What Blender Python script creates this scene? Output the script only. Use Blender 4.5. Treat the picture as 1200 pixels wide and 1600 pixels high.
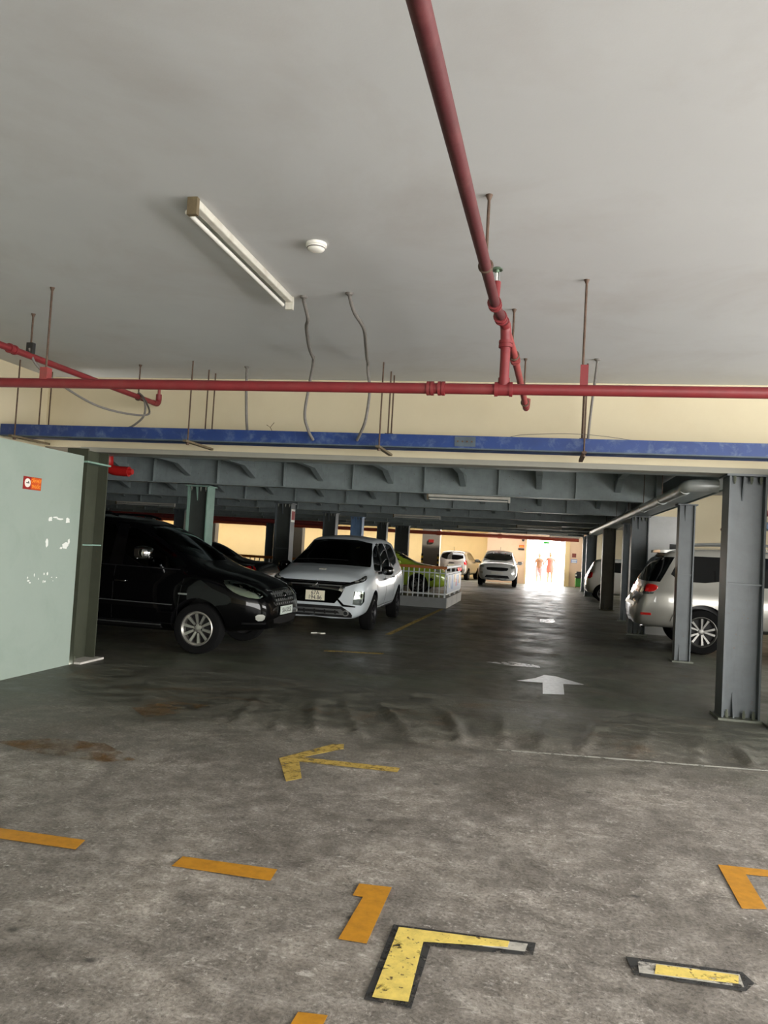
import bpy, bmesh, math, random
import numpy as np
from mathutils import Vector, Matrix
from mathutils.bvhtree import BVHTree

random.seed(7)
rng = np.random.default_rng(7)
for o in list(bpy.data.objects):
    bpy.data.objects.remove(o)
SC = bpy.context.scene
COL = SC.collection
PI = math.pi

# ------------------------------------------------------------------ camera
CAM_H = 1.5
F_PX = 1200.0
VPX, VPY, ROLL = 845.0, 868.0, math.radians(2.7)
fy = Vector(((VPX - 600) / F_PX, -(VPY - 800) / F_PX, -1.0)).normalized()
up = Vector((math.sin(ROLL), math.cos(ROLL), 0.0))
fz = (up - fy * up.dot(fy)).normalized()
fx = fy.cross(fz)
cam_d = bpy.data.cameras.new('camera')
cam_d.sensor_fit = 'VERTICAL'
cam_d.sensor_height = 36.0
cam_d.lens = 36.0 * F_PX / 1600.0
cam_d.clip_start = 0.05
cam_d.clip_end = 300.0
cam = bpy.data.objects.new('camera', cam_d)
COL.objects.link(cam)
rot = Matrix((fx, fy, fz)).to_4x4()
cam.matrix_world = Matrix.Translation((0, 0, CAM_H)) @ rot
SC.camera = cam

# ------------------------------------------------------------------ sky, sun, openings
W = bpy.data.worlds.new('world')
SC.world = W
W.use_nodes = True
W.node_tree.nodes['Background'].inputs[0].default_value = (1.0, 0.985, 0.955, 1)
W.node_tree.nodes['Background'].inputs[1].default_value = 7.0

def portal(name, loc, rot, sx, sy):
    d = bpy.data.lights.new(name, 'AREA')
    d.shape = 'RECTANGLE'
    d.size, d.size_y = sx, sy
    d.cycles.is_portal = True
    o = bpy.data.objects.new(name, d)
    COL.objects.link(o)
    o.location = loc
    o.rotation_euler = rot
    return o
# sky light comes in through the driveway gate on the right, the entry behind, the light well and the exit
portal('daylight_gate', (6.9, 1.0, 1.47), (0, PI / 2, 0), 2.94, 12.2)
portal('daylight_entry', (4.3, -5.1, 1.47), (PI / 2, 0, 0), 5.0, 2.94)
portal('daylight_well', (-13.4, 43.5, 3.45), (0, 0, 0), 21.0, 1.0)
portal('daylight_side_bay', (8.9, 13.0, 2.15), (0, PI / 2, 0), 1.5, 6.8)
portal('daylight_added_far_bay', (8.9, 29.0, 2.0), (0, PI / 2, 0), 1.6, 10.0)  # unseen far bay window, added to light the far lane
portal('daylight_added_roof_slot', (-1.9, 38.95, 3.4), (0, 0, 0), 8.4, 0.7)  # unseen roof slot, added to brighten the exit end
portal('daylight_exit', (0.25, 40.25, 1.15), (-PI / 2, 0, 0), 1.9, 2.3)

sun_d = bpy.data.lights.new('sun', 'SUN')
sun_d.energy = 11.0
sun_d.angle = math.radians(1.0)
sun_d.color = (1.0, 0.97, 0.91)
sun = bpy.data.objects.new('sun', sun_d)
COL.objects.link(sun)
sun.rotation_euler = Vector((-0.66, 0.10, -0.74)).to_track_quat('-Z', 'Y').to_euler()

VS = SC.view_settings
VS.view_transform = 'Standard'
VS.look = 'None'
VS.exposure = 1.0
VS.gamma = 1.0
VS.use_curve_mapping = False
SC.cycles.use_denoising = True
SC.cycles.max_bounces = 10
SC.cycles.diffuse_bounces = 6
SC.cycles.glossy_bounces = 4
SC.cycles.transparent_max_bounces = 8
SC.cycles.caustics_reflective = False
SC.cycles.caustics_refractive = False
SC.cycles.sample_clamp_indirect = 6.0

# ------------------------------------------------------------------ materials
def s2l(c):
    return tuple(((v / 12.92) if v <= 0.04045 else ((v + 0.055) / 1.055) ** 2.4) for v in c)

def rgb(r, g, b):
    return s2l((r / 255, g / 255, b / 255))

class NT:
    def __init__(s, mat):
        s.t = mat.node_tree
    def n(s, typ, **kw):
        nd = s.t.nodes.new(typ)
        for k, v in kw.items():
            setattr(nd, k, v)
        return nd
    def l(s, a, b):
        s.t.links.new(a, b)
    def noise(s, vec, scale, detail=4, rough=0.55, dist=0.0):
        nd = s.n('ShaderNodeTexNoise')
        nd.inputs['Scale'].default_value = scale
        nd.inputs['Detail'].default_value = detail
        nd.inputs['Roughness'].default_value = rough
        nd.inputs['Distortion'].default_value = dist
        s.l(vec, nd.inputs['Vector'])
        return nd.outputs['Fac']
    def ramp(s, fac, stops, interp='LINEAR'):
        nd = s.n('ShaderNodeValToRGB')
        cr = nd.color_ramp
        cr.interpolation = interp
        while len(cr.elements) < len(stops):
            cr.elements.new(0.5)
        for e, (p, c) in zip(cr.elements, stops):
            e.position = p
            e.color = (*c, 1) if len(c) == 3 else c
        s.l(fac, nd.inputs['Fac'])
        return nd.outputs['Color']
    def mix(s, fac, a, b, mode='MIX'):
        nd = s.n('ShaderNodeMix', data_type='RGBA', blend_type=mode)
        for i, v in ((0, fac), (6, a), (7, b)):
            if hasattr(v, 'links') or hasattr(v, 'is_output'):
                s.l(v, nd.inputs[i])
            elif i == 0:
                nd.inputs[0].default_value = v
            else:
                nd.inputs[i].default_value = (*v, 1)
        return nd.outputs[2]
    def math(s, op, a, b=0.0, clamp=False):
        nd = s.n('ShaderNodeMath', operation=op, use_clamp=clamp)
        for i, v in enumerate((a, b)):
            if hasattr(v, 'is_output'):
                s.l(v, nd.inputs[i])
            else:
                nd.inputs[i].default_value = v
        return nd.outputs[0]
    def mapping(s, vec, scale=(1, 1, 1), rot=(0, 0, 0)):
        nd = s.n('ShaderNodeMapping')
        nd.inputs['Scale'].default_value = scale
        nd.inputs['Rotation'].default_value = rot
        s.l(vec, nd.inputs['Vector'])
        return nd.outputs[0]

MATS = {}
def base_mat(name):
    m = bpy.data.materials.new(name)
    m.use_nodes = True
    b = m.node_tree.nodes['Principled BSDF']
    t = NT(m)
    geo = t.n('ShaderNodeNewGeometry')
    return m, t, b, geo.outputs['Position']

def mat(name, col, rough=0.5, metal=0.0, coat=0.0, spec=0.5, var=0.0, vscale=6.0, dirt=None, dscale=3.0, damt=0.35,
        bump=0.0, bscale=40.0, emit=None, estr=0.0):
    """a painted / plain material with mottled colour, blotches of dirt and fine relief"""
    m, t, b, pos = base_mat(name)
    col = tuple(col)
    out = None
    if var > 0:
        f = t.noise(pos, vscale, 5, 0.6)
        lo = tuple(c * (1 - var) for c in col)
        hi = tuple(min(1, c * (1 + var)) for c in col)
        out = t.ramp(f, [(0.3, lo), (0.7, hi)])
    if dirt is not None:
        f2 = t.noise(pos, dscale, 6, 0.65, 0.4)
        k = t.ramp(f2, [(0.50, (0, 0, 0)), (0.72, (damt,) * 3)])
        out = t.mix(k, out if out is not None else col, dirt)
    if out is not None:
        t.l(out, b.inputs['Base Color'])
    else:
        b.inputs['Base Color'].default_value = (*col, 1)
    b.inputs['Roughness'].default_value = rough
    b.inputs['Metallic'].default_value = metal
    b.inputs['Coat Weight'].default_value = coat
    b.inputs['Coat Roughness'].default_value = 0.04
    b.inputs['Specular IOR Level'].default_value = spec
    if bump > 0:
        f3 = t.noise(pos, bscale, 4, 0.6)
        bn = t.n('ShaderNodeBump')
        bn.inputs['Strength'].default_value = bump
        bn.inputs['Distance'].default_value = 0.01
        t.l(f3, bn.inputs['Height'])
        t.l(bn.outputs[0], b.inputs['Normal'])
    if emit:
        b.inputs['Emission Color'].default_value = (*emit, 1)
        b.inputs['Emission Strength'].default_value = estr
    MATS[name] = m
    return m

def floor_material():
    m, t, b, pos = base_mat('worn_concrete')
    sep = t.n('ShaderNodeSeparateXYZ')
    t.l(pos, sep.inputs[0])
    n1 = t.noise(pos, 1.1, 8, 0.65, 0.5)
    n2 = t.noise(pos, 7.0, 9, 0.72, 0.3)
    n3 = t.noise(pos, 60.0, 4, 0.7)
    base = t.ramp(n2, [(0.28, rgb(92, 86, 80)), (0.45, rgb(128, 122, 115)), (0.58, rgb(150, 144, 137)), (0.72, rgb(186, 180, 174))])
    blot = t.ramp(n1, [(0.34, (0.55, 0.53, 0.50)), (0.48, (0.82, 0.81, 0.80)), (0.64, (1.18, 1.16, 1.14))])
    c = t.mix(1.0, base, blot, 'MULTIPLY')
    grit = t.ramp(n3, [(0.30, (0.55,) * 3), (0.5, (1,) * 3), (0.72, (1.25,) * 3)])
    c = t.mix(1.0, c, grit, 'MULTIPLY')
    # pale scraped scars
    sc = t.noise(t.mapping(pos, (1.0, 1.9, 1.0), (0, 0, 0.25)), 9.0, 12, 0.8, 0.35)
    k = t.ramp(sc, [(0.56, (0, 0, 0)), (0.63, (0.8,) * 3)])
    k2 = t.math('MULTIPLY', k, t.ramp(n1, [(0.46, (0, 0, 0)), (0.58, (1,) * 3)]))
    c = t.mix(k2, c, rgb(200, 194, 188))
    fl = t.noise(pos, 30.0, 8, 0.8, 0.2)
    kf = t.math('MULTIPLY', t.ramp(fl, [(0.56, (0,) * 3), (0.64, (0.75,) * 3)]), t.ramp(t.noise(pos, 2.2, 5, 0.6), [(0.40, (0.1,) * 3), (0.6, (1,) * 3)]))
    c = t.mix(kf, c, rgb(206, 200, 194))
    kd = t.ramp(fl, [(0.34, (0.7,) * 3), (0.42, (0,) * 3)])
    c = t.mix(kd, c, rgb(70, 65, 60))
    # dark tyre and oil dots
    vd = t.n('ShaderNodeTexVoronoi')
    vd.inputs['Scale'].default_value = 2.3
    t.l(t.mapping(pos, (1, 1.3, 1)), vd.inputs['Vector'])
    dot = t.ramp(vd.outputs['Distance'], [(0.03, (0.75,) * 3), (0.07, (0, 0, 0))])
    c = t.mix(dot, c, rgb(52, 50, 47))
    # green grey floor coat past the ramp line, with a ragged edge
    edge = t.math('ADD', sep.outputs['Y'], t.math('MULTIPLY', t.math('SUBTRACT', t.noise(pos, 1.4, 6, 0.7), 0.5), 3.2))
    edge = t.math('SUBTRACT', edge, t.math('MULTIPLY', sep.outputs['X'], 0.14))
    cm = t.ramp(t.math('MULTIPLY', t.math('SUBTRACT', edge, 4.9), 0.5, True), [(0.0, (0,) * 3), (1.0, (1.0,) * 3)])
    g2 = t.noise(t.mapping(pos, (1, 1.6, 1)), 3.0, 8, 0.7, 0.6)
    coat = t.ramp(g2, [(0.32, rgb(54, 52, 45)), (0.5, rgb(80, 79, 70)), (0.66, rgb(108, 107, 97))])
    rust = t.ramp(t.noise(pos, 0.9, 6, 0.7, 0.8), [(0.56, (0, 0, 0)), (0.68, (0.6,) * 3)])
    coat = t.mix(rust, coat, rgb(98, 74, 46))
    coat = t.mix(1.0, coat, t.ramp(fl, [(0.32, (0.5,) * 3), (0.45, (0.95,) * 3), (0.55, (1.0,) * 3), (0.68, (1.9,) * 3)]), 'MULTIPLY')
    c = t.mix(cm, c, coat)
    t.l(c, b.inputs['Base Color'])
    rr = t.ramp(n2, [(0.3, (0.62,) * 3), (0.7, (0.85,) * 3)])
    rc = t.ramp(g2, [(0.35, (0.34,) * 3), (0.65, (0.62,) * 3)])
    t.l(t.mix(cm, rr, rc), b.inputs['Roughness'])
    bn = t.n('ShaderNodeBump')
    bn.inputs['Strength'].default_value = 0.8
    bn.inputs['Distance'].default_value = 0.012
    h = t.math('ADD', t.math('MULTIPLY', n2, 1.0), t.math('MULTIPLY', n3, 0.35))
    t.l(h, bn.inputs['Height'])
    t.l(bn.outputs[0], b.inputs['Normal'])
    MATS['floor'] = m

def garage_floor_material():
    m, t, b, pos = base_mat('coated_garage_floor')
    n1 = t.noise(pos, 0.7, 7, 0.65, 0.6)
    n2 = t.noise(pos, 2.6, 10, 0.72, 0.5)
    c = t.ramp(n2, [(0.30, rgb(54, 52, 45)), (0.5, rgb(80, 78, 69)), (0.70, rgb(106, 104, 94))])
    gr = t.ramp(n1, [(0.45, (0, 0, 0)), (0.62, (0.55,) * 3)])
    c = t.mix(gr, c, rgb(84, 92, 76))
    rust = t.ramp(t.noise(pos, 1.3, 6, 0.7, 0.8), [(0.60, (0, 0, 0)), (0.72, (0.5,) * 3)])
    c = t.mix(rust, c, rgb(104, 78, 46))
    sp = t.noise(pos, 14.0, 8, 0.8)
    c = t.mix(t.ramp(sp, [(0.60, (0, 0, 0)), (0.66, (0.7,) * 3)]), c, rgb(150, 148, 140))
    c = t.mix(t.ramp(sp, [(0.34, (0.6,) * 3), (0.42, (0,) * 3)]), c, rgb(40, 38, 33))
    t.l(c, b.inputs['Base Color'])
    r = t.ramp(t.noise(pos, 1.3, 9, 0.72, 0.4), [(0.34, (0.30,) * 3), (0.52, (0.45,) * 3), (0.66, (0.62,) * 3)])
    t.l(r, b.inputs['Roughness'])
    bn = t.n('ShaderNodeBump')
    bn.inputs['Strength'].default_value = 0.25
    bn.inputs['Distance'].default_value = 0.012
    t.l(t.math('ADD', t.noise(pos, 2.4, 6, 0.6), t.math('MULTIPLY', n2, 0.4)), bn.inputs['Height'])
    t.l(bn.outputs[0], b.inputs['Normal'])
    MATS['garage_floor'] = m

def worn_paint(name, col, lo, hi, scale=9.0, dark=None, rough=0.6):
    """floor paint with chipped holes that show the concrete"""
    m, t, b, pos = base_mat(name)
    f = t.noise(pos, scale, 9, 0.72, 0.3)
    c = t.ramp(t.noise(pos, 18.0, 6, 0.7), [(0.3, tuple(v * 0.72 for v in col)), (0.6, col)])
    if dark:
        c = t.mix(t.ramp(t.noise(pos, 38.0, 3, 0.6), [(0.62, (0,) * 3), (0.68, (1,) * 3)]), c, dark)
    t.l(c, b.inputs['Base Color'])
    b.inputs['Roughness'].default_value = rough
    a = t.ramp(f, [(lo, (0,) * 3), (hi, (1,) * 3)])
    t.l(a, b.inputs['Alpha'])
    MATS[name] = m

def glass_material(name, tint, spec_tint=(0.9, 0.95, 1.0), ior=1.5):
    m = bpy.data.materials.new(name)
    m.use_nodes = True
    t = NT(m)
    m.node_tree.nodes.remove(m.node_tree.nodes['Principled BSDF'])
    out = m.node_tree.nodes['Material Output']
    tr = t.n('ShaderNodeBsdfTransparent')
    tr.inputs[0].default_value = (*tint, 1)
    gl = t.n('ShaderNodeBsdfGlossy')
    gl.inputs['Color'].default_value = (*spec_tint, 1)
    gl.inputs['Roughness'].default_value = 0.02
    fr = t.n('ShaderNodeFresnel')
    fr.inputs[0].default_value = ior
    mx = t.n('ShaderNodeMixShader')
    t.l(fr.outputs[0], mx.inputs[0])
    t.l(tr.outputs[0], mx.inputs[1])
    t.l(gl.outputs[0], mx.inputs[2])
    t.l(mx.outputs[0], out.inputs['Surface'])
    MATS[name] = m

def steel_paint(name, col, rust=rgb(92, 70, 48)):
    m, t, b, pos = base_mat(name)
    f = t.noise(pos, 5.0, 6, 0.6)
    c = t.ramp(f, [(0.3, tuple(v * 0.84 for v in col)), (0.7, tuple(min(1, v * 1.12) for v in col))])
    st = t.noise(t.mapping(pos, (7, 7, 0.8)), 3.0, 7, 0.7)
    c = t.mix(t.ramp(st, [(0.55, (0,) * 3), (0.75, (0.35,) * 3)]), c, tuple(v * 0.45 for v in col))
    chip = t.noise(pos, 22.0, 5, 0.75)
    c = t.mix(t.ramp(chip, [(0.645, (0,) * 3), (0.69, (0.85,) * 3)]), c, rust)
    t.l(c, b.inputs['Base Color'])
    b.inputs['Roughness'].default_value = 0.42
    bn = t.n('ShaderNodeBump')
    bn.inputs['Strength'].default_value = 0.12
    bn.inputs['Distance'].default_value = 0.01
    t.l(t.noise(pos, 14, 4, 0.6), bn.inputs['Height'])
    t.l(bn.outputs[0], b.inputs['Normal'])
    MATS[name] = m

floor_material()
garage_floor_material()
worn_paint('paint_orange', rgb(196, 136, 28), 0.22, 0.34)
worn_paint('paint_old_yellow', rgb(196, 166, 84), 0.36, 0.50, 12.0, rgb(120, 100, 60))
worn_paint('paint_pale_yellow', rgb(236, 210, 110), 0.37, 0.42, 5.0, rgb(90, 70, 40))
worn_paint('paint_black', rgb(50, 50, 50), 0.38, 0.50, 9.0)
worn_paint('paint_primer', rgb(186, 182, 174), 0.40, 0.50, 7.0)
worn_paint('paint_white', rgb(240, 242, 244), 0.28, 0.36, 10.0, rough=0.28)
worn_paint('paint_white_thin', rgb(240, 240, 240), 0.46, 0.50, 8.0, rough=0.28)
worn_paint('paint_ghost', rgb(128, 90, 34), 0.44, 0.85, 5.0)
worn_paint('scrape', rgb(176, 174, 166), 0.36, 0.48, 14.0)
mat('ceiling', rgb(190, 191, 191), 0.9, var=0.03, vscale=1.2, dirt=rgb(140, 124, 110), dscale=0.8, damt=0.22, bump=0.05, bscale=90)
mat('cream', rgb(202, 191, 162), 0.85, var=0.03, vscale=2.0, dirt=rgb(190, 170, 130), dscale=1.5, damt=0.18)
mat('cream_warm', rgb(222, 194, 142), 0.85, var=0.03, vscale=1.0, dirt=rgb(196, 166, 110), dscale=1.0, damt=0.2)
mat('pinkish', rgb(214, 182, 150), 0.85, var=0.04, vscale=1.0, dirt=rgb(180, 140, 104), dscale=1.0, damt=0.2)
mat('mint', rgb(152, 165, 154), 0.6, var=0.02, vscale=3.0, dirt=rgb(122, 140, 125), dscale=1.6, damt=0.3, bump=0.05, bscale=30)
mat('white_chip', rgb(236, 238, 232), 0.8)
mat('white_wall', rgb(206, 206, 204), 0.8, var=0.04, vscale=2.0, dirt=rgb(150, 150, 148), dscale=1.4, damt=0.3)
mat('grey_panel', rgb(124, 116, 104), 0.8, var=0.05, vscale=2.0)
mat('deck', rgb(140, 144, 142), 0.7, var=0.1, vscale=2.0, dirt=rgb(70, 70, 66), dscale=2.0, damt=0.4)
steel_paint('steel', rgb(86, 93, 96))
steel_paint('steel_shaded', rgb(60, 64, 61))  # darker steel for the left row webs, their shade painted in
steel_paint('steel_olive', rgb(64, 67, 54))
steel_paint('steel_beam', rgb(142, 152, 152))
steel_paint('steel_green', rgb(130, 160, 146))
steel_paint('steel_dark', rgb(96, 100, 86))
steel_paint('steel_blue', rgb(112, 142, 176))
mat('pipe_red', rgb(116, 34, 38), 0.5, var=0.14, vscale=7, dirt=rgb(120, 60, 56), dscale=5, damt=0.5, bump=0.08, bscale=50)
mat('pipe_red_shaded', rgb(78, 28, 32), 0.6, var=0.14, vscale=7, dirt=rgb(110, 60, 58), dscale=5, damt=0.5, bump=0.08, bscale=50)  # darker copy of the pipe red, underside shade put into the colour
mat('pipe_far', rgb(186, 84, 62), 0.6, var=0.1, vscale=3)
mat('pipe_red_gloss', rgb(150, 26, 24), 0.3, var=0.08)
mat('pipe_maroon', rgb(140, 58, 56), 0.6, var=0.14, vscale=9, dirt=rgb(100, 80, 74), dscale=5, damt=0.5)
mat('tray_blue', rgb(20, 50, 106), 0.45, var=0.14, vscale=5, dirt=rgb(110, 126, 144), dscale=9, damt=0.5)
mat('tray_edge', rgb(70, 82, 92), 0.6, var=0.2, vscale=9)
mat('rod', rgb(84, 66, 54), 0.7, metal=0.3, var=0.3, vscale=30)
mat('conduit', rgb(104, 100, 95), 0.7, var=0.15, vscale=40)
mat('drain_pipe', rgb(186, 190, 188), 0.35, metal=0.2, var=0.1, vscale=6, dirt=rgb(100, 98, 92), dscale=4, damt=0.5)
mat('white_enamel', rgb(196, 193, 182), 0.4, dirt=rgb(150, 140, 120), dscale=9, damt=0.4)
mat('white_plastic', rgb(238, 236, 228), 0.45)
mat('tube_glass', rgb(208, 206, 198), 0.25)
mat('lamp_brown', rgb(96, 84, 62), 0.6, var=0.2, vscale=30)
mat('brass_green', rgb(92, 112, 92), 0.5, metal=0.5)
mat('sign_red', rgb(150, 28, 22), 0.5)
mat('sign_orange', rgb(214, 84, 22), 0.5)
mat('sign_yellow', rgb(250, 176, 60), 0.5)
mat('sign_white', rgb(244, 240, 230), 0.5)
mat('sign_dark', rgb(52, 46, 42), 0.5)
mat('sign_green', rgb(60, 170, 60), 0.5)
mat('sign_blue', rgb(110, 140, 190), 0.5)
mat('bin_green', rgb(58, 128, 46), 0.5)
mat('bin_black', rgb(32, 32, 32), 0.5)
mat('curb', rgb(196, 192, 184), 0.8, var=0.08, vscale=5)
mat('curb_side', rgb(130, 132, 130), 0.8, var=0.08, vscale=5)
mat('rail_orange', rgb(176, 104, 44), 0.45, var=0.1)
mat('rail_white', rgb(228, 230, 232), 0.4)
mat('rail_steel', rgb(200, 206, 206), 0.35, metal=0.5)
mat('outdoor_ground', rgb(212, 208, 200), 0.9, var=0.05)
mat('hazard_yellow', rgb(220, 180, 40), 0.6)
mat('poster', rgb(190, 196, 210), 0.35)
mat('poster_b', rgb(110, 150, 200), 0.35)
mat('poster_c', rgb(230, 190, 110), 0.35)
mat('poster_d', rgb(206, 120, 140), 0.35)
# vehicles
mat('paint_car_black', rgb(4, 4, 5), 0.3, coat=0.55, spec=0.05)
mat('paint_car_pearl', rgb(206, 214, 218), 0.34, metal=0.1, coat=0.45)
mat('paint_car_silver', rgb(158, 156, 148), 0.36, metal=0.35, coat=1.0)
mat('paint_car_white', rgb(232, 230, 226), 0.3, coat=1.0)
mat('paint_car_greysilver', rgb(168, 160, 152), 0.35, metal=0.4, coat=1.0)
mat('paint_car_green', rgb(178, 204, 66), 0.35, coat=1.0)
mat('paint_car_dark', rgb(26, 24, 28), 0.25, coat=1.0)
mat('car_black_trim', rgb(14, 14, 15), 0.45)
mat('car_gloss_black', rgb(6, 6, 7), 0.12, coat=0.6)
mat('car_interior', rgb(30, 28, 26), 0.8)
mat('seat_beige', rgb(176, 158, 130), 0.8)
mat('rubber', rgb(10, 10, 10), 0.9, spec=0.2, var=0.1, vscale=40)
mat('alloy', rgb(112, 111, 107), 0.38, metal=0.85)
mat('alloy_bright', rgb(176, 174, 166), 0.3, metal=0.8)
mat('alloy_dark', rgb(70, 70, 72), 0.35, metal=0.8)
mat('brake', rgb(24, 22, 22), 0.7)
mat('chrome', rgb(225, 225, 225), 0.08, metal=1.0)
mat('satin_chrome', rgb(170, 172, 172), 0.3, metal=0.9)
mat('lamp_silver', rgb(214, 216, 206), 0.22, metal=0.5, coat=1.0)
mat('lamp_shell', rgb(190, 194, 178), 0.25, metal=0.3, coat=1.0)
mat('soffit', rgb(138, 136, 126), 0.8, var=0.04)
mat('lamp_dark', rgb(40, 42, 42), 0.12, coat=1.0)
mat('lamp_red', rgb(190, 14, 12), 0.12, coat=1.0)
mat('lamp_red_lit', rgb(240, 40, 36), 0.2, emit=(1.0, 0.12, 0.10), estr=2.0)
mat('lamp_amber', rgb(220, 120, 30), 0.15, coat=1.0)
mat('plate_white', rgb(240, 234, 208), 0.5)
mat('plate_grey', rgb(196, 204, 196), 0.5)
mat('plate_ink', rgb(24, 22, 20), 0.5)
mat('paper', rgb(240, 238, 224), 0.8)
mat('paper_yellow', rgb(236, 220, 130), 0.8)
glass_material('car_glass', (0.10, 0.11, 0.10))
glass_material('windscreen_glass', (0.45, 0.48, 0.45))
mat('car_glass_dark', rgb(8, 9, 10), 0.04, spec=0.6)
glass_material('lens', (0.85, 0.88, 0.85))
# people
mat('skin', rgb(112, 90, 72), 0.6)
mat('hair', rgb(66, 60, 42), 0.6)
mat('dress', rgb(122, 62, 52), 0.8, var=0.15, vscale=14)
mat('shirt', rgb(86, 60, 42), 0.8, var=0.6, vscale=9)
mat('shorts', rgb(124, 98, 104), 0.8)
mat('shoe', rgb(190, 190, 190), 0.6)

# ------------------------------------------------------------------ mesh helpers
def box(bm, x0, y0, z0, x1, y1, z1):
    vs = [bm.verts.new(p) for p in ((x0, y0, z0), (x1, y0, z0), (x1, y1, z0), (x0, y1, z0),
                                    (x0, y0, z1), (x1, y0, z1), (x1, y1, z1), (x0, y1, z1))]
    for f in ((0, 3, 2, 1), (4, 5, 6, 7), (0, 1, 5, 4), (1, 2, 6, 5), (2, 3, 7, 6), (3, 0, 4, 7)):
        bm.faces.new([vs[i] for i in f])
    return vs

def frame_of(d):
    d = Vector(d).normalized()
    a = Vector((0, 0, 1)) if abs(d.z) < 0.9 else Vector((1, 0, 0))
    u = d.cross(a).normalized()
    return u, d.cross(u).normalized()

def cyl(bm, p0, p1, r, seg=12, r2=None):
    p0, p1 = Vector(p0), Vector(p1)
    r2 = r if r2 is None else r2
    u, v = frame_of(p1 - p0)
    a, b = [], []
    for i in range(seg):
        t = 2 * PI * i / seg
        d = u * math.cos(t) + v * math.sin(t)
        a.append(bm.verts.new(p0 + d * r))
        b.append(bm.verts.new(p1 + d * r2))
    for i in range(seg):
        j = (i + 1) % seg
        bm.faces.new((a[i], a[j], b[j], b[i]))
    bm.faces.new(a[::-1])
    bm.faces.new(b)

def tube(bm, pts, r, seg=10):
    pts = [Vector(p) for p in pts]
    n = len(pts)
    rs = r if isinstance(r, (list, tuple)) else [r] * n
    dirs = []
    for i in range(n):
        d = (pts[min(i + 1, n - 1)] - pts[max(i - 1, 0)])
        dirs.append(d.normalized())
    u, v = frame_of(dirs[0])
    rings = []
    for i in range(n):
        u = (u - dirs[i] * u.dot(dirs[i])).normalized()
        v = dirs[i].cross(u)
        rings.append([bm.verts.new(pts[i] + (u * math.cos(2 * PI * k / seg) + v * math.sin(2 * PI * k / seg)) * rs[i]) for k in range(seg)])
    for i in range(n - 1):
        for k in range(seg):
            j = (k + 1) % seg
            bm.faces.new((rings[i][k], rings[i][j], rings[i + 1][j], rings[i + 1][k]))
    bm.faces.new(rings[0][::-1])
    bm.faces.new(rings[-1])

def smooth_path(pts, n=6):
    P = [Vector(p) for p in pts]
    P = [P[0] * 2 - P[1]] + P + [P[-1] * 2 - P[-2]]
    out = []
    for i in range(1, len(P) - 2):
        for k in range(n):
            t = k / n
            a, b, c, d = P[i - 1], P[i], P[i + 1], P[i + 2]
            out.append(0.5 * ((2 * b) + (c - a) * t + (2 * a - 5 * b + 4 * c - d) * t * t + (3 * b - a - 3 * c + d) * t ** 3))
    out.append(P[-2])
    return out

def lathe(bm, prof, c=(0, 0, 0), axis=(0, 0, 1), seg=24):
    """prof: list of (radius, height along axis)"""
    c = Vector(c)
    ax = Vector(axis).normalized()
    u, v = frame_of(ax)
    rings = []
    for r, h in prof:
        if r < 1e-5:
            rings.append([bm.verts.new(c + ax * h)])
        else:
            rings.append([bm.verts.new(c + ax * h + (u * math.cos(2 * PI * k / seg) + v * math.sin(2 * PI * k / seg)) * r) for k in range(seg)])
    for a, b in zip(rings, rings[1:]):
        if len(a) == 1 and len(b) == 1:
            continue
        for k in range(seg):
            j = (k + 1) % seg
            if len(a) == 1:
                bm.faces.new((a[0], b[j], b[k]))
            elif len(b) == 1:
                bm.faces.new((a[k], a[j], b[0]))
            else:
                bm.faces.new((a[k], a[j], b[j], b[k]))

def prism(bm, pts, z0, z1, M=None):
    lo = [bm.verts.new((x, y, z0)) for x, y in pts]
    hi = [bm.verts.new((x, y, z1)) for x, y in pts]
    n = len(pts)
    bm.faces.new(lo[::-1])
    bm.faces.new(hi)
    for i in range(n):
        j = (i + 1) % n
        bm.faces.new((lo[i], lo[j], hi[j], hi[i]))
    if M is not None:
        for v in lo + hi:
            v.co = M @ v.co

def finish(bm, smooth, angle=35):
    bmesh.ops.recalc_face_normals(bm, faces=bm.faces)
    if bm.calc_volume(signed=True) < 0:
        bmesh.ops.reverse_faces(bm, faces=bm.faces)
    me = bpy.data.meshes.new('mesh')
    bm.to_mesh(me)
    bm.free()
    if smooth:
        for p in me.polygons:
            p.use_smooth = True
        me.set_sharp_from_angle(angle=math.radians(angle))
    return me

def obj(name, bm, m, parent=None, smooth=False, bevel=0.0, world=True, angle=35):
    """one mesh object; world: vertices given in world space, made local to the parent or to the object's own base"""
    me = finish(bm, smooth, angle) if isinstance(bm, bmesh.types.BMesh) else bm
    o = bpy.data.objects.new(name, me)
    if not isinstance(m, (list, tuple)):
        m = [m]
    if not me.materials:
        for k in m:
            me.materials.append(MATS[k])
    if world:
        if parent is not None:
            off = parent.location.copy()
            pp = parent.parent
            while pp is not None:
                off += pp.location
                pp = pp.parent
        else:
            co = np.array([v.co for v in me.vertices])
            lo, hi = co.min(0), co.max(0)
            off = Vector(((lo[0] + hi[0]) / 2, (lo[1] + hi[1]) / 2, lo[2]))
            o.location = off
        me.transform(Matrix.Translation(-off))
    if parent is not None:
        o.parent = parent
    COL.objects.link(o)
    if bevel > 0:
        md = o.modifiers.new('bevel', 'BEVEL')
        md.width = bevel
        md.segments = 2
        md.limit_method = 'ANGLE'
    return o

def thing(name, label, cat, loc=(0, 0, 0), rotz=0.0, group=None, kind=None):
    o = bpy.data.objects.new(name, None)
    o.empty_display_size = 0.1
    COL.objects.link(o)
    o.location = loc
    o.rotation_euler = (0, 0, rotz)
    return tag(o, label, cat, group, kind)

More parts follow.
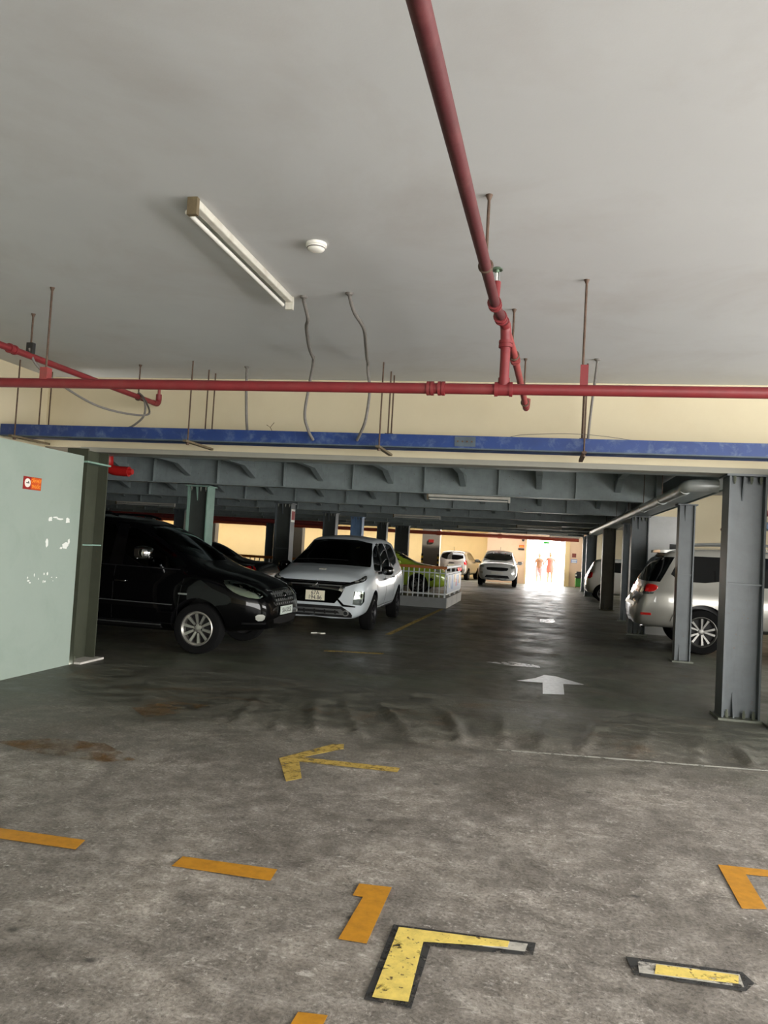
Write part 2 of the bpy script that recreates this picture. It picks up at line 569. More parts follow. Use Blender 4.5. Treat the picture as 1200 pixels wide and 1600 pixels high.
def tag(o, label=None, cat=None, group=None, kind=None):
    if label: o['label'] = label
    if cat: o['category'] = cat
    if group: o['group'] = group
    if kind: o['kind'] = kind
    return o

def part(name, parent, m, fn, smooth=False, bevel=0.0, world=True, label=None, angle=35):
    bm = bmesh.new()
    fn(bm)
    o = obj(name, bm, m, parent, smooth, bevel, world, angle)
    if label: o['label'] = label
    return o

def dup(o, parent, loc=None):
    c = o.copy()
    COL.objects.link(c)
    c.parent = parent
    if loc is not None:
        c.location = loc
    return c

def struct(name, m, fn, parent=None, label=None, smooth=False, cat=None):
    o = part(name, parent, m, fn, smooth)
    o['kind'] = 'structure'
    if label: o['label'] = label
    if cat: o['category'] = cat
    return o

def text_part(name, txt, size, m, parent, M, depth=0.002, sx=1.0):
    """flat raised lettering as a mesh, placed by the matrix M in the parent's space"""
    cu = bpy.data.curves.new('txt', 'FONT')
    cu.body = txt
    cu.size = size
    cu.align_x = 'CENTER'
    cu.align_y = 'CENTER'
    cu.extrude = depth / 2
    to = bpy.data.objects.new('txt', cu)
    COL.objects.link(to)
    dg = bpy.context.evaluated_depsgraph_get()
    me = bpy.data.meshes.new_from_object(to.evaluated_get(dg))
    bpy.data.objects.remove(to)
    bpy.data.curves.remove(cu)
    me.transform(M @ Matrix.Diagonal((sx, 1, 1, 1)))
    me.materials.clear()
    return obj(name, me, m, parent, world=False)
# ------------------------------------------------------------------ room shell
CEIL = 3.3
WALLX = -5.06
OPY = 8.1          # plane of the cream fascia

def floor_height(x, y):
    """low ramp with wrinkled screed just before the garage"""
    h = np.zeros_like(x)
    line = 6.02 + 0.12 * x
    d = y - line
    ramp = np.clip(d / 0.5, 0, 1) * np.clip((8.05 - y) / 0.9, 0, 1)
    right = np.clip((x + 3.2) / 1.2, 0, 1)
    h += 0.018 * ramp * right
    env = np.clip((d - 0.03) / 0.12, 0, 1) * np.clip((7.5 - y) / 0.9, 0, 1) * right
    ph = x * 17 + 1.2 * np.sin(x * 3.1) + (y - 6.3) * (1.5 - 5.0 * np.sin(x * 1.3 + 0.5))
    h += env * 0.032 * np.maximum(0, np.sin(ph)) ** 6 * (0.4 + 0.6 * np.sin(x * 5.3 + 2) ** 2)
    ph2 = x * 7.0 + (y - 6) * 3.0
    h += env * 0.007 * np.sin(ph2)
    # the ridge line of the joint
    h += 0.007 * np.exp(-(d / 0.03) ** 2) * np.clip((x + 0.5) / 0.3, 0, 1)
    return h

def build_floor():
    xs = np.arange(WALLX, 7.01, 0.05)
    ys = np.concatenate([np.arange(-5.2, 2.0, 0.6), np.arange(2.0, 5.6, 0.2), np.arange(5.6, OPY + 0.001, 0.025)])
    ys[-1] = OPY
    X, Y = np.meshgrid(xs, ys)
    Z = floor_height(X, Y)
    ny, nx = X.shape
    verts = np.stack([X.ravel(), Y.ravel(), Z.ravel()], 1)
    idx = np.arange(nx * ny).reshape(ny, nx)
    faces = np.stack([idx[:-1, :-1].ravel(), idx[:-1, 1:].ravel(), idx[1:, 1:].ravel(), idx[1:, :-1].ravel()], 1)
    me = bpy.data.meshes.new('floor')
    me.from_pydata(verts.tolist(), [], faces.tolist())
    for p in me.polygons:
        p.use_smooth = True
    o = bpy.data.objects.new('floor', me)
    me.materials.append(MATS['floor'])
    COL.objects.link(o)
    return tag(o, 'worn grey brown concrete floor with a wrinkled ramp edge', 'floor', kind='structure')

FLOOR = build_floor()
GFLOOR = struct('floor', 'garage_floor', lambda bm: (box(bm, -24, OPY, -0.2, 9, 45.7, 0.0)), label='dark coated garage floor beyond the opening', cat='floor')
struct('ground', 'outdoor_ground', lambda bm: box(bm, -12, 45.9, -0.2, 12, 75, -0.01), label='sunlit ground outside the far exit', cat='ground')
struct('ground', 'outdoor_ground', lambda bm: box(bm, -2.4, 40.4, 0.0, 2.8, 46, 0.004), label='pale paving right outside the exit', cat='ground')

struct('ceiling', 'ceiling', lambda bm: box(bm, -6.2, -5.2, CEIL, 7.0, OPY + 0.2, CEIL + 0.2), label='off white plaster ceiling of the entry', cat='ceiling')
struct('ceiling', 'ceiling', lambda bm: box(bm, 2.35, OPY + 0.2, CEIL, 9.2, 21.2, CEIL + 0.2), label='plaster ceiling of the side bay', cat='ceiling')
struct('ceiling', 'deck', lambda bm: (box(bm, -24, OPY + 0.2, 3.0, 2.35, 38.6, 3.15), box(bm, -24, 38.6, 3.0, -6.1, 40.5, 3.15), box(bm, -6.1, 39.3, 3.0, 2.35, 40.5, 3.15)), label='grey steel deck over the parked cars', cat='ceiling')  # open strip before the exit wall is added to let daylight in
struct('ceiling', 'deck', lambda bm: box(bm, 2.35, 21.2, 3.0, 9.2, 40.5, 3.15), label='grey deck over the far side bay', cat='ceiling')
struct('ceiling', 'cream', lambda bm: (box(bm, -24, 40.5, 3.2, -2.55, 43.0, 3.4), box(bm, -24, 44.0, 3.2, -2.55, 45.7, 3.4)), label='pale roof of the light well with a long skylight slot', cat='ceiling')

# left wall: mint lower part with a ledge, cream upper part set back
LW = struct('wall_left', 'mint', lambda bm: box(bm, -6.2, -5.2, 0, WALLX, 7.72, 2.325), label='mint green lower wall with chipped paint', cat='wall')
struct('wall_left', 'cream', lambda bm: box(bm, -6.2, -5.2, 2.325, -5.85, OPY + 0.2, CEIL), label='cream upper wall above the mint ledge', cat='wall')
def chip(bm, cy, cz, w, h, seed):
    r = random.Random(seed)
    n = 11
    pts = []
    for i in range(n):
        a = 2 * PI * i / n
        k = 0.6 + 0.5 * r.random()
        pts.append((cy + math.cos(a) * w / 2 * k, cz + math.sin(a) * h / 2 * k))
    M = Matrix(((0, 0, 1, 0), (1, 0, 0, 0), (0, 1, 0, 0), (0, 0, 0, 1)))
    prism(bm, pts, WALLX, WALLX + 0.0015, M)
def chips1(bm):
    chip(bm, 7.20, 1.59, .07, .06, 1); chip(bm, 7.36, 1.60, .12, .025, 2); chip(bm, 7.50, 1.59, .09, .07, 3)
    chip(bm, 7.29, 1.615, .10, .02, 4)
def chips2(bm):
    chip(bm, 7.17, 1.34, .05, .09, 5); chip(bm, 7.49, 1.32, .12, .09, 6); chip(bm, 7.55, 1.36, .05, .08, 7); chip(bm, 7.42, 1.29, .05, .03, 8)
def chips3(bm):
    r = random.Random(3)
    for i in range(12):
        chip(bm, 6.75 + r.random() * .65, .93 + r.random() * .1, .012 + .03 * r.random() ** 2, .012 + .035 * r.random() ** 2, 20 + i)
part('paint_chip', LW, 'white_chip', chips1, label='white bare patches where a notice was torn off')
part('paint_chip', LW, 'white_chip', chips2, label='white bare patches at the lower edge')
part('paint_chip', LW, 'white_chip', chips3, label='small white knocks in the paint')

# fascia over the opening
FAS = struct('wall_front', 'cream', lambda bm: box(bm, -6.2, OPY, 2.47, 7.0, OPY + 0.2, CEIL), label='cream fascia over the garage opening', cat='wall')
part('soffit_strip', FAS, 'soffit', lambda bm: box(bm, WALLX - .3, OPY - 0.012, 2.415, 7.0, OPY + 0.2, 2.47))
struct('wall_front', 'grey_panel', lambda bm: box(bm, -24, OPY + 0.02, 0, -5.3, OPY + 0.2, 3.0), label='wall closing the garage behind the mint wall', cat='wall')
# outer shell
struct('wall_right', 'cream', lambda bm: (box(bm, 7.0, -5.2, 2.95, 7.2, OPY, CEIL), box(bm, 7.0, 7.1, 0, 7.2, OPY + .2, 2.95)), label='wall over the driveway gate', cat='wall')
struct('wall_back', 'cream', lambda bm: (box(bm, -6.2, -5.4, 2.95, 7.2, -5.2, CEIL), box(bm, -6.2, -5.4, 0, 1.8, -5.2, 2.95)), label='wall around the entry behind the viewer', cat='wall')
struct('wall_left', 'cream_warm', lambda bm: box(bm, -24.2, OPY, 0, -24, 45.7, 3.3), label='far left cream wall of the garage', cat='wall')
struct('wall_far', 'cream_warm', lambda bm: box(bm, -24, 45.5, 0, -2.75, 45.7, 3.2), label='bright cream wall of the light well', cat='wall')
struct('wall_far', 'cream_warm', lambda bm: box(bm, -2.75, 40.5, 0, -2.55, 45.7, 3.4), label='cream side wall of the light well', cat='wall')
XW = struct('wall_far', 'pinkish', lambda bm: (box(bm, -2.75, 40.3, 0, -0.72, 40.5, 3.15), box(bm, 1.21, 40.3, 0, 2.35, 40.5, 3.15), box(bm, -0.72, 40.3, 2.28, 1.21, 40.5, 3.15)),
            label='pinkish beige end wall with the bright exit', cat='wall')
part('door_jamb', XW, 'cream_warm', lambda bm: box(bm, 1.20, 40.24, 0, 1.44, 40.3, 2.28))
part('door_jamb', XW, 'cream_warm', lambda bm: box(bm, -0.80, 40.27, 0, -0.72, 40.3, 2.28))
struct('wall_right', 'cream', lambda bm: (box(bm, 9.0, OPY, 0, 9.2, 9.6, 3.3), box(bm, 9.0, 16.4, 0, 9.2, 24.0, 3.3), box(bm, 9.0, 34.0, 0, 9.2, 40.5, 3.3), box(bm, 9.0, 24.0, 0, 9.2, 34.0, 1.2), box(bm, 9.0, 24.0, 2.8, 9.2, 34.0, 3.3), box(bm, 9.0, 9.6, 0, 9.2, 16.4, 1.4), box(bm, 9.0, 9.6, 2.9, 9.2, 16.4, 3.3), box(bm, 2.35, 40.3, 0, 9.0, 40.5, 3.15), box(bm, 7.0, OPY, 0, 9.0, OPY + .2, 3.3)), label='cream outer wall of the side bay', cat='wall')  # the farther window opening is added to light the far lane
SB = struct('wall_bay', 'cream', lambda bm: box(bm, 2.35, 21.0, 1.75, 9.0, 21.2, CEIL), label='cream wall at the back of the side bay', cat='wall')
part('wall_panel', SB, 'pinkish', lambda bm: box(bm, 2.35, 20.98, 0, 9.0, 21.2, 1.75))
struct('wall_stub', 'white_wall', lambda bm: box(bm, 2.12, 16.75, 0, 2.75, 16.9, 2.45), label='white partition stub behind the silver car tail', cat='wall')

# grey pillars of the far wall
def far_pillar(x0, x1, y, label, hazard=False):
    o = thing('wall_pillar', label, 'pillar', ((x0 + x1) / 2, y, 0), group='grey wall pillars in the light well')
    part('shaft', o, 'grey_panel', lambda bm: box(bm, x0, y - .2, 0, x1, y + .3, 3.1))
    if hazard:
        for s, xx in ((0, x0 - .01), (1, x1 - .09)):
            for k in range(6):
                part('hazard_stripe', o, 'hazard_yellow' if k % 2 == 0 else 'bin_black', lambda bm, k=k, xx=xx: box(bm, xx, y - .21, .55 + k * .12, xx + .1, y - .2, .67 + k * .12))
        part('notice', o, 'sign_red', lambda bm: box(bm, (x0 + x1) / 2 - .12, y - .215, 1.85, (x0 + x1) / 2 + .14, y - .2, 2.0), label='small red notice')
    return o
far_pillar(-5.95, -5.05, 39.0, 'grey pillar with striped edges left of the silver hatchback', True)
far_pillar(-14.9, -13.3, 42.0, 'wide grey pillar behind the dark sedan')
far_pillar(-19.5, -18.6, 42.0, 'grey pillar behind the black car roof')

# exit extras
def sign(name, label, x0, x1, y, z0, z1, m, bars=(), bm_=None):
    o = thing(name, label, 'sign', ((x0 + x1) / 2, y, z0))
    part('board', o, m, lambda bm: box(bm, x0, y - .02, z0, x1, y, z1))
    for (a, b, c, d) in bars:
        part('print', o, bm_, lambda bm: box(bm, x0 + (x1 - x0) * a, y - .024, z0 + (z1 - z0) * c, x0 + (x1 - x0) * b, y - .02, z0 + (z1 - z0) * d))
    return o
sign('exit_sign', 'small green exit sign over the bright doorway', .10, .42, 40.28, 2.12, 2.22, 'sign_green')
sign('wall_sign', 'orange red notice left of the exit', -1.12, -.86, 40.3, 1.86, 1.98, 'sign_orange', ((.1, .9, .35, .65),), 'sign_yellow')
sign('wall_sign', 'dark narrow notice under the orange one', -1.16, -.85, 40.3, 1.72, 1.82, 'sign_dark')
sign('wall_sign', 'small blue and white notice right of the exit', 1.52, 1.82, 40.3, 1.22, 1.40, 'sign_blue', ((.1, .9, .1, .35), (.1, .9, .55, .8)), 'sign_white')
sign('wall_sign', 'faded pink notice above the blue one', 1.56, 1.76, 40.3, 1.50, 1.70, 'dress')
cc = thing('security_camera', 'dark security camera on the wall beside the exit', 'camera', (-.92, 40.3, 2.16))
part('mount', cc, 'bin_black', lambda bm: cyl(bm, (-.92, 40.3, 2.2), (-.92, 40.15, 2.26), .03))
part('housing', cc, 'bin_black', lambda bm: lathe(bm, [(0, -.07), (.05, -.05), (.075, 0), (.075, .03), (0, .05)], (-.92, 40.12, 2.24)), True)

bn_ = thing('waste_bin', 'green waste bin with black lid by the right exit wall', 'bin', (1.92, 39.7, 0))
part('body', bn_, 'bin_green', lambda bm: prism(bm, [(1.74, 39.5), (2.12, 39.5), (2.12, 39.9), (1.74, 39.9)], 0.04, .48), bevel=.03)
part('lid', bn_, 'bin_black', lambda bm: (box(bm, 1.72, 39.48, .48, 2.14, 39.92, .72), box(bm, 1.78, 39.5, .72, 2.08, 39.9, .8)), bevel=.03)
part('flap', bn_, 'sign_white', lambda bm: box(bm, 1.74, 39.47, .58, 1.80, 39.482, .66))
for dx in (1.76, 2.06):
    part('wheel', bn_, 'bin_black', lambda bm: cyl(bm, (dx, 39.84, .05), (dx + .04, 39.84, .05), .05))

# ------------------------------------------------------------------ steel columns
def hcolumn(name, label, x0, x1, y0, y1, top, m, group, along='x', mid=1.32, flange_m=None, bolts=True, web_m=None):
    """H section; along='x': flanges face left and right, web across; along='y': flanges face front and back"""
    cx, cy = (x0 + x1) / 2, (y0 + y1) / 2
    o = thing(name, label, 'column', (cx, cy, 0), group=group)
    t = 0.018
    fm = flange_m or m
    wm = web_m or m
    if along == 'x':
        part('flange', o, fm, lambda bm: box(bm, x0, y0, 0, x0 + t, y1, top))
        part('flange', o, fm, lambda bm: box(bm, x1 - t, y0, 0, x1, y1, top))
        part('web', o, wm, lambda bm: box(bm, x0 + t, cy - .06, 0, x1 - t, cy - .04, top))
        part('stiffener', o, m, lambda bm: box(bm, x0 + t, y0 + .02, mid, x1 - t, cy - .06, mid + .016))
        part('base_plate', o, 'steel_dark', lambda bm: box(bm, x0 - .04, y0 - .05, 0, x1 + .04, y1 + .03, .022))
        part('cap_plate', o, m, lambda bm: box(bm, x0 - .03, y0 - .03, top - .02, x1 + .03, y1 + .03, top))
        for k, (zz, s) in enumerate(((.022, 1), (top - .02, -1))):
            gx = x0 + (x1 - x0) * (.33 if s > 0 else .4)
            M = Matrix(((0, 0, 1, 0), (1, 0, 0, 0), (0, 1, 0, 0), (0, 0, 0, 1)))
            part('gusset', o, m, lambda bm: prism(bm, [(cy - .06, zz), (y0 + .01, zz), (cy - .06, zz + s * .24)], gx - .007, gx + .007, M))
        if bolts:
            for f in (.15, .6, .85):
                for zz, s in ((.022, 1), (top - .02, -1)):
                    part('bolt', o, 'steel_dark', lambda bm: (cyl(bm, (x0 + (x1 - x0) * f, y0 + .03, zz), (x0 + (x1 - x0) * f, y0 + .03, zz + s * .05), .016, 6),
                                                              cyl(bm, (x0 + (x1 - x0) * f, y0 + .03, zz), (x0 + (x1 - x0) * f, y0 + .03, zz + s * .075), .009, 8)))
    else:
        part('flange', o, fm, lambda bm: box(bm, x0, y0, 0, x1, y0 + t, top))
        part('flange', o, fm, lambda bm: box(bm, x0, y1 - t, 0, x1, y1, top))
        part('web', o, wm, lambda bm: box(bm, cx - .01, y0 + t, 0, cx + .01, y1 - t, top))
        part('stiffener', o, m, lambda bm: box(bm, cx + .01, y0 + t, mid, x1 - .01, y1 - t, mid + .016))
        part('base_plate', o, 'curb', lambda bm: box(bm, x0, y0 + .02, 0, x1 + .08, y1 + .06, .022))
        part('cap_plate', o, m, lambda bm: box(bm, cx, y0 - .02, top - .16, x1 + .02, y1 + .02, top - .14))
        part('bolt', o, 'steel_dark', lambda bm: (cyl(bm, (x1 - .05, y0 + .08, .022), (x1 - .05, y0 + .08, .07), .022, 6)))
    return o

TOP = 2.415
hcolumn('steel_column', 'green grey steel column at the end of the mint wall', -5.30, -5.04, 7.76, 8.19, TOP, 'steel_green', 'steel columns of the garage', 'y', web_m='steel_olive', flange_m='steel_olive')
GR = 'steel columns of the garage'
hcolumn('steel_column', 'nearest grey steel column right of the lane, with bolted base', 1.80, 2.15, 8.12, 8.42, TOP, 'steel', GR)
hcolumn('steel_column', 'slim post at the right picture edge beside the nearest column', 2.20, 2.45, 7.8, 8.05, TOP, 'steel_green', GR, bolts=False)
hcolumn('steel_column', 'slim steel post standing before the silver car', 2.06, 2.29, 12.45, 12.68, TOP, 'steel', GR, bolts=False)
hcolumn('steel_column', 'third steel column on the right, behind the silver car tail', 1.80, 2.13, 16.4, 16.7, TOP, 'steel', GR)
hcolumn('steel_column', 'slim post fourth along the right row', 1.98, 2.2, 19.8, 20.05, TOP, 'steel', GR, bolts=False)
hcolumn('steel_column', 'fifth steel column along the right row', 1.78, 2.14, 23.5, 23.8, TOP, 'steel', GR)
hcolumn('steel_column', 'sixth column on the right, dark against the exit', 1.74, 2.12, 31.0, 31.3, TOP, 'steel', GR)
hcolumn('steel_column', 'last column on the right before the exit wall', 1.80, 2.12, 35.0, 35.3, TOP, 'steel', GR)
LC = [(-6.10, -5.72, 12.45, 12.75, 'steel_green', 'green grey steel column rising behind the black car hood'),
      (-6.08, -5.70, 16.95, 17.25, 'steel', 'dark steel column left behind the white people carrier'),
      (-6.15, -5.78, 21.2, 21.5, 'steel', 'steel column behind the white people carrier windscreen'),
      (-5.86, -5.50, 23.3, 23.6, 'steel_blue', 'pale blue steel column above the white people carrier roof'),
      (-5.85, -5.50, 27.2, 27.5, 'steel', 'dark steel column above the people carrier rear'),
      (-5.75, -5.20, 30.2, 30.5, 'steel', 'farthest left row column beside the green taxi')]
for x0, x1, y0, y1, m, lab in LC:
    hcolumn('steel_column', lab, x0, x1, y0, y1, TOP - .03, m, GR, web_m='steel_shaded' if m != 'steel_blue' else m)
for x0, y0, lab in ((-12.4, 24.4, 'far left column seen over the black car roof'), (-16.6, 30.0, 'farthest left column seen beside the mint column'), (-12.6, 34.0, 'distant column behind the dark sedan roof')):
    hcolumn('steel_column', lab, x0, x0 + .38, y0, y0 + .3, TOP - .03, 'steel', GR, bolts=False)
# white and red notice on the second left column
sg = thing('column_notice', 'small red and white notice on the second left column', 'sign', (-5.69, 17.1, 1.95))
part('board', sg, 'sign_white', lambda bm: box(bm, -5.70, 16.97, 1.95, -5.69, 17.23, 2.25))
part('print', sg, 'sign_red', lambda bm: box(bm, -5.69, 16.99, 2.0, -5.686, 17.21, 2.2))

# ------------------------------------------------------------------ girders and joists
BEAMS = [8.42, 12.62, 16.95, 20.9, 24.3, 27.8, 31.2, 34.8]
XB0, XB1 = -23.9, 1.82
ORD = ['first', 'second', 'third', 'fourth', 'fifth', 'sixth', 'seventh', 'eighth']
stiff_me = None
for i, y in enumerate(BEAMS):
    lab = ('steel girder right behind the cream fascia' if i == 0 else '%s cross girder of the garage roof counted from the fascia' % ORD[i])
    g = thing('steel_girder', lab, 'beam', ((XB0 + XB1) / 2, y, 2.42), group='cross girders of the garage roof')
    z0 = 2.42
    part('bottom_flange', g, 'steel_beam', lambda bm: box(bm, XB0, y - .11, z0, XB1, y + .11, z0 + .016))
    part('web', g, 'steel_beam', lambda bm: box(bm, XB0, y - .008, z0 + .016, XB1, y + .008, 2.965))
    part('top_flange', g, 'steel_beam', lambda bm: box(bm, XB0, y - .11, 2.965, XB1, y + .11, 2.985))
    for k in range(20):
        x = 1.72 - k * 1.22
        if stiff_me is None:
            s = part('web_stiffener', g, 'steel_beam', lambda bm: box(bm, -.006, -.1, .016, .006, -.008, .545), world=False)
            stiff_me = s
        else:
            s = stiff_me.copy()
            COL.objects.link(s)
            s.parent = g
        s.location = (x - g.location.x, 0, 0)
OD = ['first', 'second', 'third', 'fourth', 'fifth', 'sixth', 'seventh', 'eighth', 'ninth', 'tenth', 'eleventh', 'twelfth', 'thirteenth', 'fourteenth']
JB = ['the bay right behind the cream fascia', 'the second roof bay', 'the third roof bay']
for k in range(19):
    x = 1.14 - k * 1.22
    for i in range(len(BEAMS)):
        if i > 2 or x < (-9.4, -12.4, -15.2)[i]:
            continue
        ya, yb = BEAMS[i] + .012, BEAMS[i + 1] - .012
        j = thing('roof_joist', '%s roof joist left of the drain pipe in %s' % (OD[k], JB[i]), 'beam', (x, ya, 2.72), group='roof joists between the girders')
        part('web', j, 'steel_beam', lambda bm: box(bm, x - .005, ya, 2.74, x + .005, yb, 2.985))
        part('bottom_flange', j, 'steel_beam', lambda bm: box(bm, x - .05, ya + .12, 2.725, x + .05, yb - .12, 2.74))
        M = Matrix(((0, 0, 1, 0), (1, 0, 0, 0), (0, 1, 0, 0), (0, 0, 0, 1)))
        part('haunch', j, 'steel_beam', lambda bm: (prism(bm, [(yb, 2.56), (yb, 2.73), (yb - .55, 2.73)], x - .045, x + .045, M)))
lb = thing('steel_girder', 'long girder over the right column row', 'beam', (1.97, 8.55, 2.42))
part('bottom_flange', lb, 'steel_beam', lambda bm: box(bm, 1.83, 8.55, 2.42, 2.11, 37.5, 2.438))
part('web', lb, 'steel_beam', lambda bm: box(bm, 2.2, 8.55, 2.438, 2.22, 37.5, 2.99))

# ------------------------------------------------------------------ fluorescent battens
def batten(label, p, length, along, z, tube_side=(0, 0), group=None):
    """p: centre; along: 'x' or 'y'; hangs under z"""
    o = thing('fluorescent_light', label, 'light', (p[0], p[1], z - .1), group=group)
    L = length / 2
    if along == 'y':
        q = lambda s, a, zz: (p[0] + a, p[1] + s, zz)
    else:
        q = lambda s, a, zz: (p[0] + s, p[1] + a, zz)
    def bx(bm, s0, s1, a0, a1, z0, z1):
        c0, c1 = q(s0, a0, z0), q(s1, a1, z1)
        box(bm, min(c0[0], c1[0]), min(c0[1], c1[1]), z0, max(c0[0], c1[0]), max(c0[1], c1[1]), z1)
    part('housing', o, 'white_enamel', lambda bm: bx(bm, -L, L, -.025, .025, z - .045, z), bevel=.008)
    part('glass_tube', o, 'tube_glass', lambda bm: cyl(bm, q(-L + .03, tube_side[0], z - .075 + tube_side[1]), q(L - .03, tube_side[0], z - .075 + tube_side[1]), .014, 12), True)
    for s in (-1, 1):
        part('lamp_holder', o, 'lamp_brown' if s < 0 else 'white_enamel', lambda bm: bx(bm, s * L - .02 if s > 0 else -L - .01, L + .01 if s > 0 else -L + .02, -.028, .028, z - .095, z + .0))
    return o
DG = 'fluorescent battens under the garage girders'
batten('unlit white fluorescent batten on the plaster ceiling', (-1.90, 4.52), 1.62, 'y', CEIL, (-.045, .01))
batten('long batten under the first lane girder', (-1.22, 12.70), 1.36, 'x', 2.42, group=DG)
batten('batten over the black car roof', (-11.6, 20.95), 1.9, 'x', 2.42, group=DG)
batten('batten below the fourth girder left of the lane middle', (-3.4, 20.9), 1.3, 'x', 2.42, group=DG)
batten('batten below the fifth girder above the lane', (-.1, 24.3), 1.36, 'x', 2.42, group=DG)
batten('batten below the sixth girder left of the lane', (-2.2, 27.8), 1.6, 'x', 2.42, group=DG)
batten('batten below the seventh girder above the lane', (.2, 31.2), 1.6, 'x', 2.42, group=DG)
batten('batten below the last girder near the exit', (1.0, 34.8), 1.3, 'x', 2.42, group=DG)
# ------------------------------------------------------------------ smoke detector
sd = thing('smoke_detector', 'round white smoke detector on the plaster ceiling', 'smoke detector', (-1.41, 4.36, CEIL - .06))
part('base', sd, 'white_plastic', lambda bm: lathe(bm, [(0, 0), (.062, 0), (.064, -.016), (.055, -.02), (0, -.02)], (-1.41, 4.36, CEIL)), True)
part('dome', sd, 'white_plastic', lambda bm: lathe(bm, [(.052, -.018), (.055, -.030), (.046, -.041), (.03, -.047), (0, -.049)], (-1.41, 4.36, CEIL)), True)
part('vent_ring', sd, 'conduit', lambda bm: lathe(bm, [(.053, -.026), (.0565, -.028), (.0565, -.031), (.053, -.033)], (-1.41, 4.36, CEIL)), True)

# ------------------------------------------------------------------ red sprinkler pipes
def coupling(bm, c, d, r, w=.05):
    c, d = Vector(c), Vector(d).normalized()
    cyl(bm, c - d * w / 2, c + d * w / 2, r, 16)
    cyl(bm, c - d * (w / 2 + .008), c - d * (w / 2 - .012), r + .006, 16)
    cyl(bm, c + d * (w / 2 - .012), c + d * (w / 2 + .008), r + .006, 16)
PM = thing('sprinkler_main', 'red sprinkler main crossing the whole opening', 'pipe', (0, 5.05, 2.54))
part('pipe', PM, 'pipe_red', lambda bm: cyl(bm, (-6.0, 5.05, 2.575), (3.6, 5.05, 2.575), .036, 18), True)
for x in (-.775, -.70):
    part('coupling', PM, 'pipe_red', lambda bm: coupling(bm, (x, 5.05, 2.575), (1, 0, 0), .042, .03), True)
part('tee', PM, 'pipe_red', lambda bm: (coupling(bm, (-.29, 5.05, 2.575), (1, 0, 0), .043, .10), cyl(bm, (-.29, 5.05, 2.575), (-.29, 5.05, 2.65), .038, 16)), True)

PB = thing('sprinkler_branch', 'red sprinkler branch running overhead towards the viewer', 'pipe', (-.33, 3.0, 2.7))
A, B_, Cc = Vector((-.355, -.5, 2.66)), Vector((-.335, 4.62, 2.985)), Vector((-.30, 4.98, 3.0))
part('pipe', PB, 'pipe_red_shaded', lambda bm: tube(bm, [A, B_, Cc], .029, 16), True)
part('sprinkler_tee', PB, 'pipe_red', lambda bm: (coupling(bm, (-.338, 4.55, 2.982), (.02, 1, .06), .036, .06), cyl(bm, (-.335, 4.55, 2.98), (-.33, 4.56, 3.12), .022, 12)), True)
part('coupling', PB, 'pipe_red', lambda bm: coupling(bm, (-.32, 4.86, 2.995), (.05, 1, .04), .037, .06), True)
part('elbow', PB, 'pipe_red', lambda bm: (tube(bm, smooth_path([(-.305, 4.95, 3.0), (-.295, 5.03, 2.985), (-.29, 5.05, 2.90)]), .036, 16), coupling(bm, (-.29, 5.05, 2.875), (0, 0, 1), .040, .03)), True)
part('drop_pipe', PB, 'pipe_red', lambda bm: cyl(bm, (-.29, 5.05, 2.60), (-.29, 5.05, 2.90), .032, 16), True)
part('tail_pipe', PB, 'pipe_maroon', lambda bm: tube(bm, [(-.29, 5.05, 2.97), (-.26, 5.6, 2.955), (-.20, 7.28, 2.885)], .027, 14), True)
part('tail_elbow', PB, 'pipe_red', lambda bm: (tube(bm, smooth_path([(-.203, 7.2, 2.888), (-.199, 7.31, 2.885), (-.195, 7.33, 2.97)]), .032, 12)), True)
for y, z in ((5.75, 2.948),):
    part('coupling', PB, 'pipe_maroon', lambda bm: coupling(bm, (-.255, y, z), (.03, 1, -.03), .032, .05), True)
sh = thing('fire_sprinkler', 'upright sprinkler head with green cap on the red branch', 'sprinkler', (-.335, 4.56, 3.1))
part('frame', sh, 'satin_chrome', lambda bm: [cyl(bm, (-.335 + .014 * s, 4.56, 3.12), (-.335 + .014 * s, 4.56, 3.18), .005, 6) for s in (-1, 1)])
part('bulb', sh, 'white_plastic', lambda bm: cyl(bm, (-.335, 4.56, 3.12), (-.335, 4.56, 3.18), .005, 8))
part('deflector', sh, 'brass_green', lambda bm: lathe(bm, [(0, .03), (.022, .026), (.032, .018), (.034, .01), (.014, .012), (.012, -.004), (0, -.004)], (-.335, 4.56, 3.18)), True)

PL = thing('sprinkler_branch', 'red sprinkler branch slanting in from the left edge', 'pipe', (-4.3, 6.2, 2.92))
part('pipe', PL, 'pipe_red', lambda bm: cyl(bm, (-4.3, 3.2, 2.92), (-4.3, 7.86, 2.955), .028, 14), True)
part('coupling', PL, 'pipe_red', lambda bm: coupling(bm, (-4.3, 5.45, 2.937), (0, 1, 0), .034, .06), True)
part('elbow', PL, 'pipe_red', lambda bm: tube(bm, smooth_path([(-4.3, 7.78, 2.955), (-4.3, 7.87, 2.96), (-4.3, 7.9, 3.0), (-4.3, 7.9, 3.07)]), .032, 12), True)
part('nipple', PL, 'pipe_maroon', lambda bm: cyl(bm, (-4.3, 7.9, 3.06), (-4.3, 7.9, 3.16), .016, 10), True)

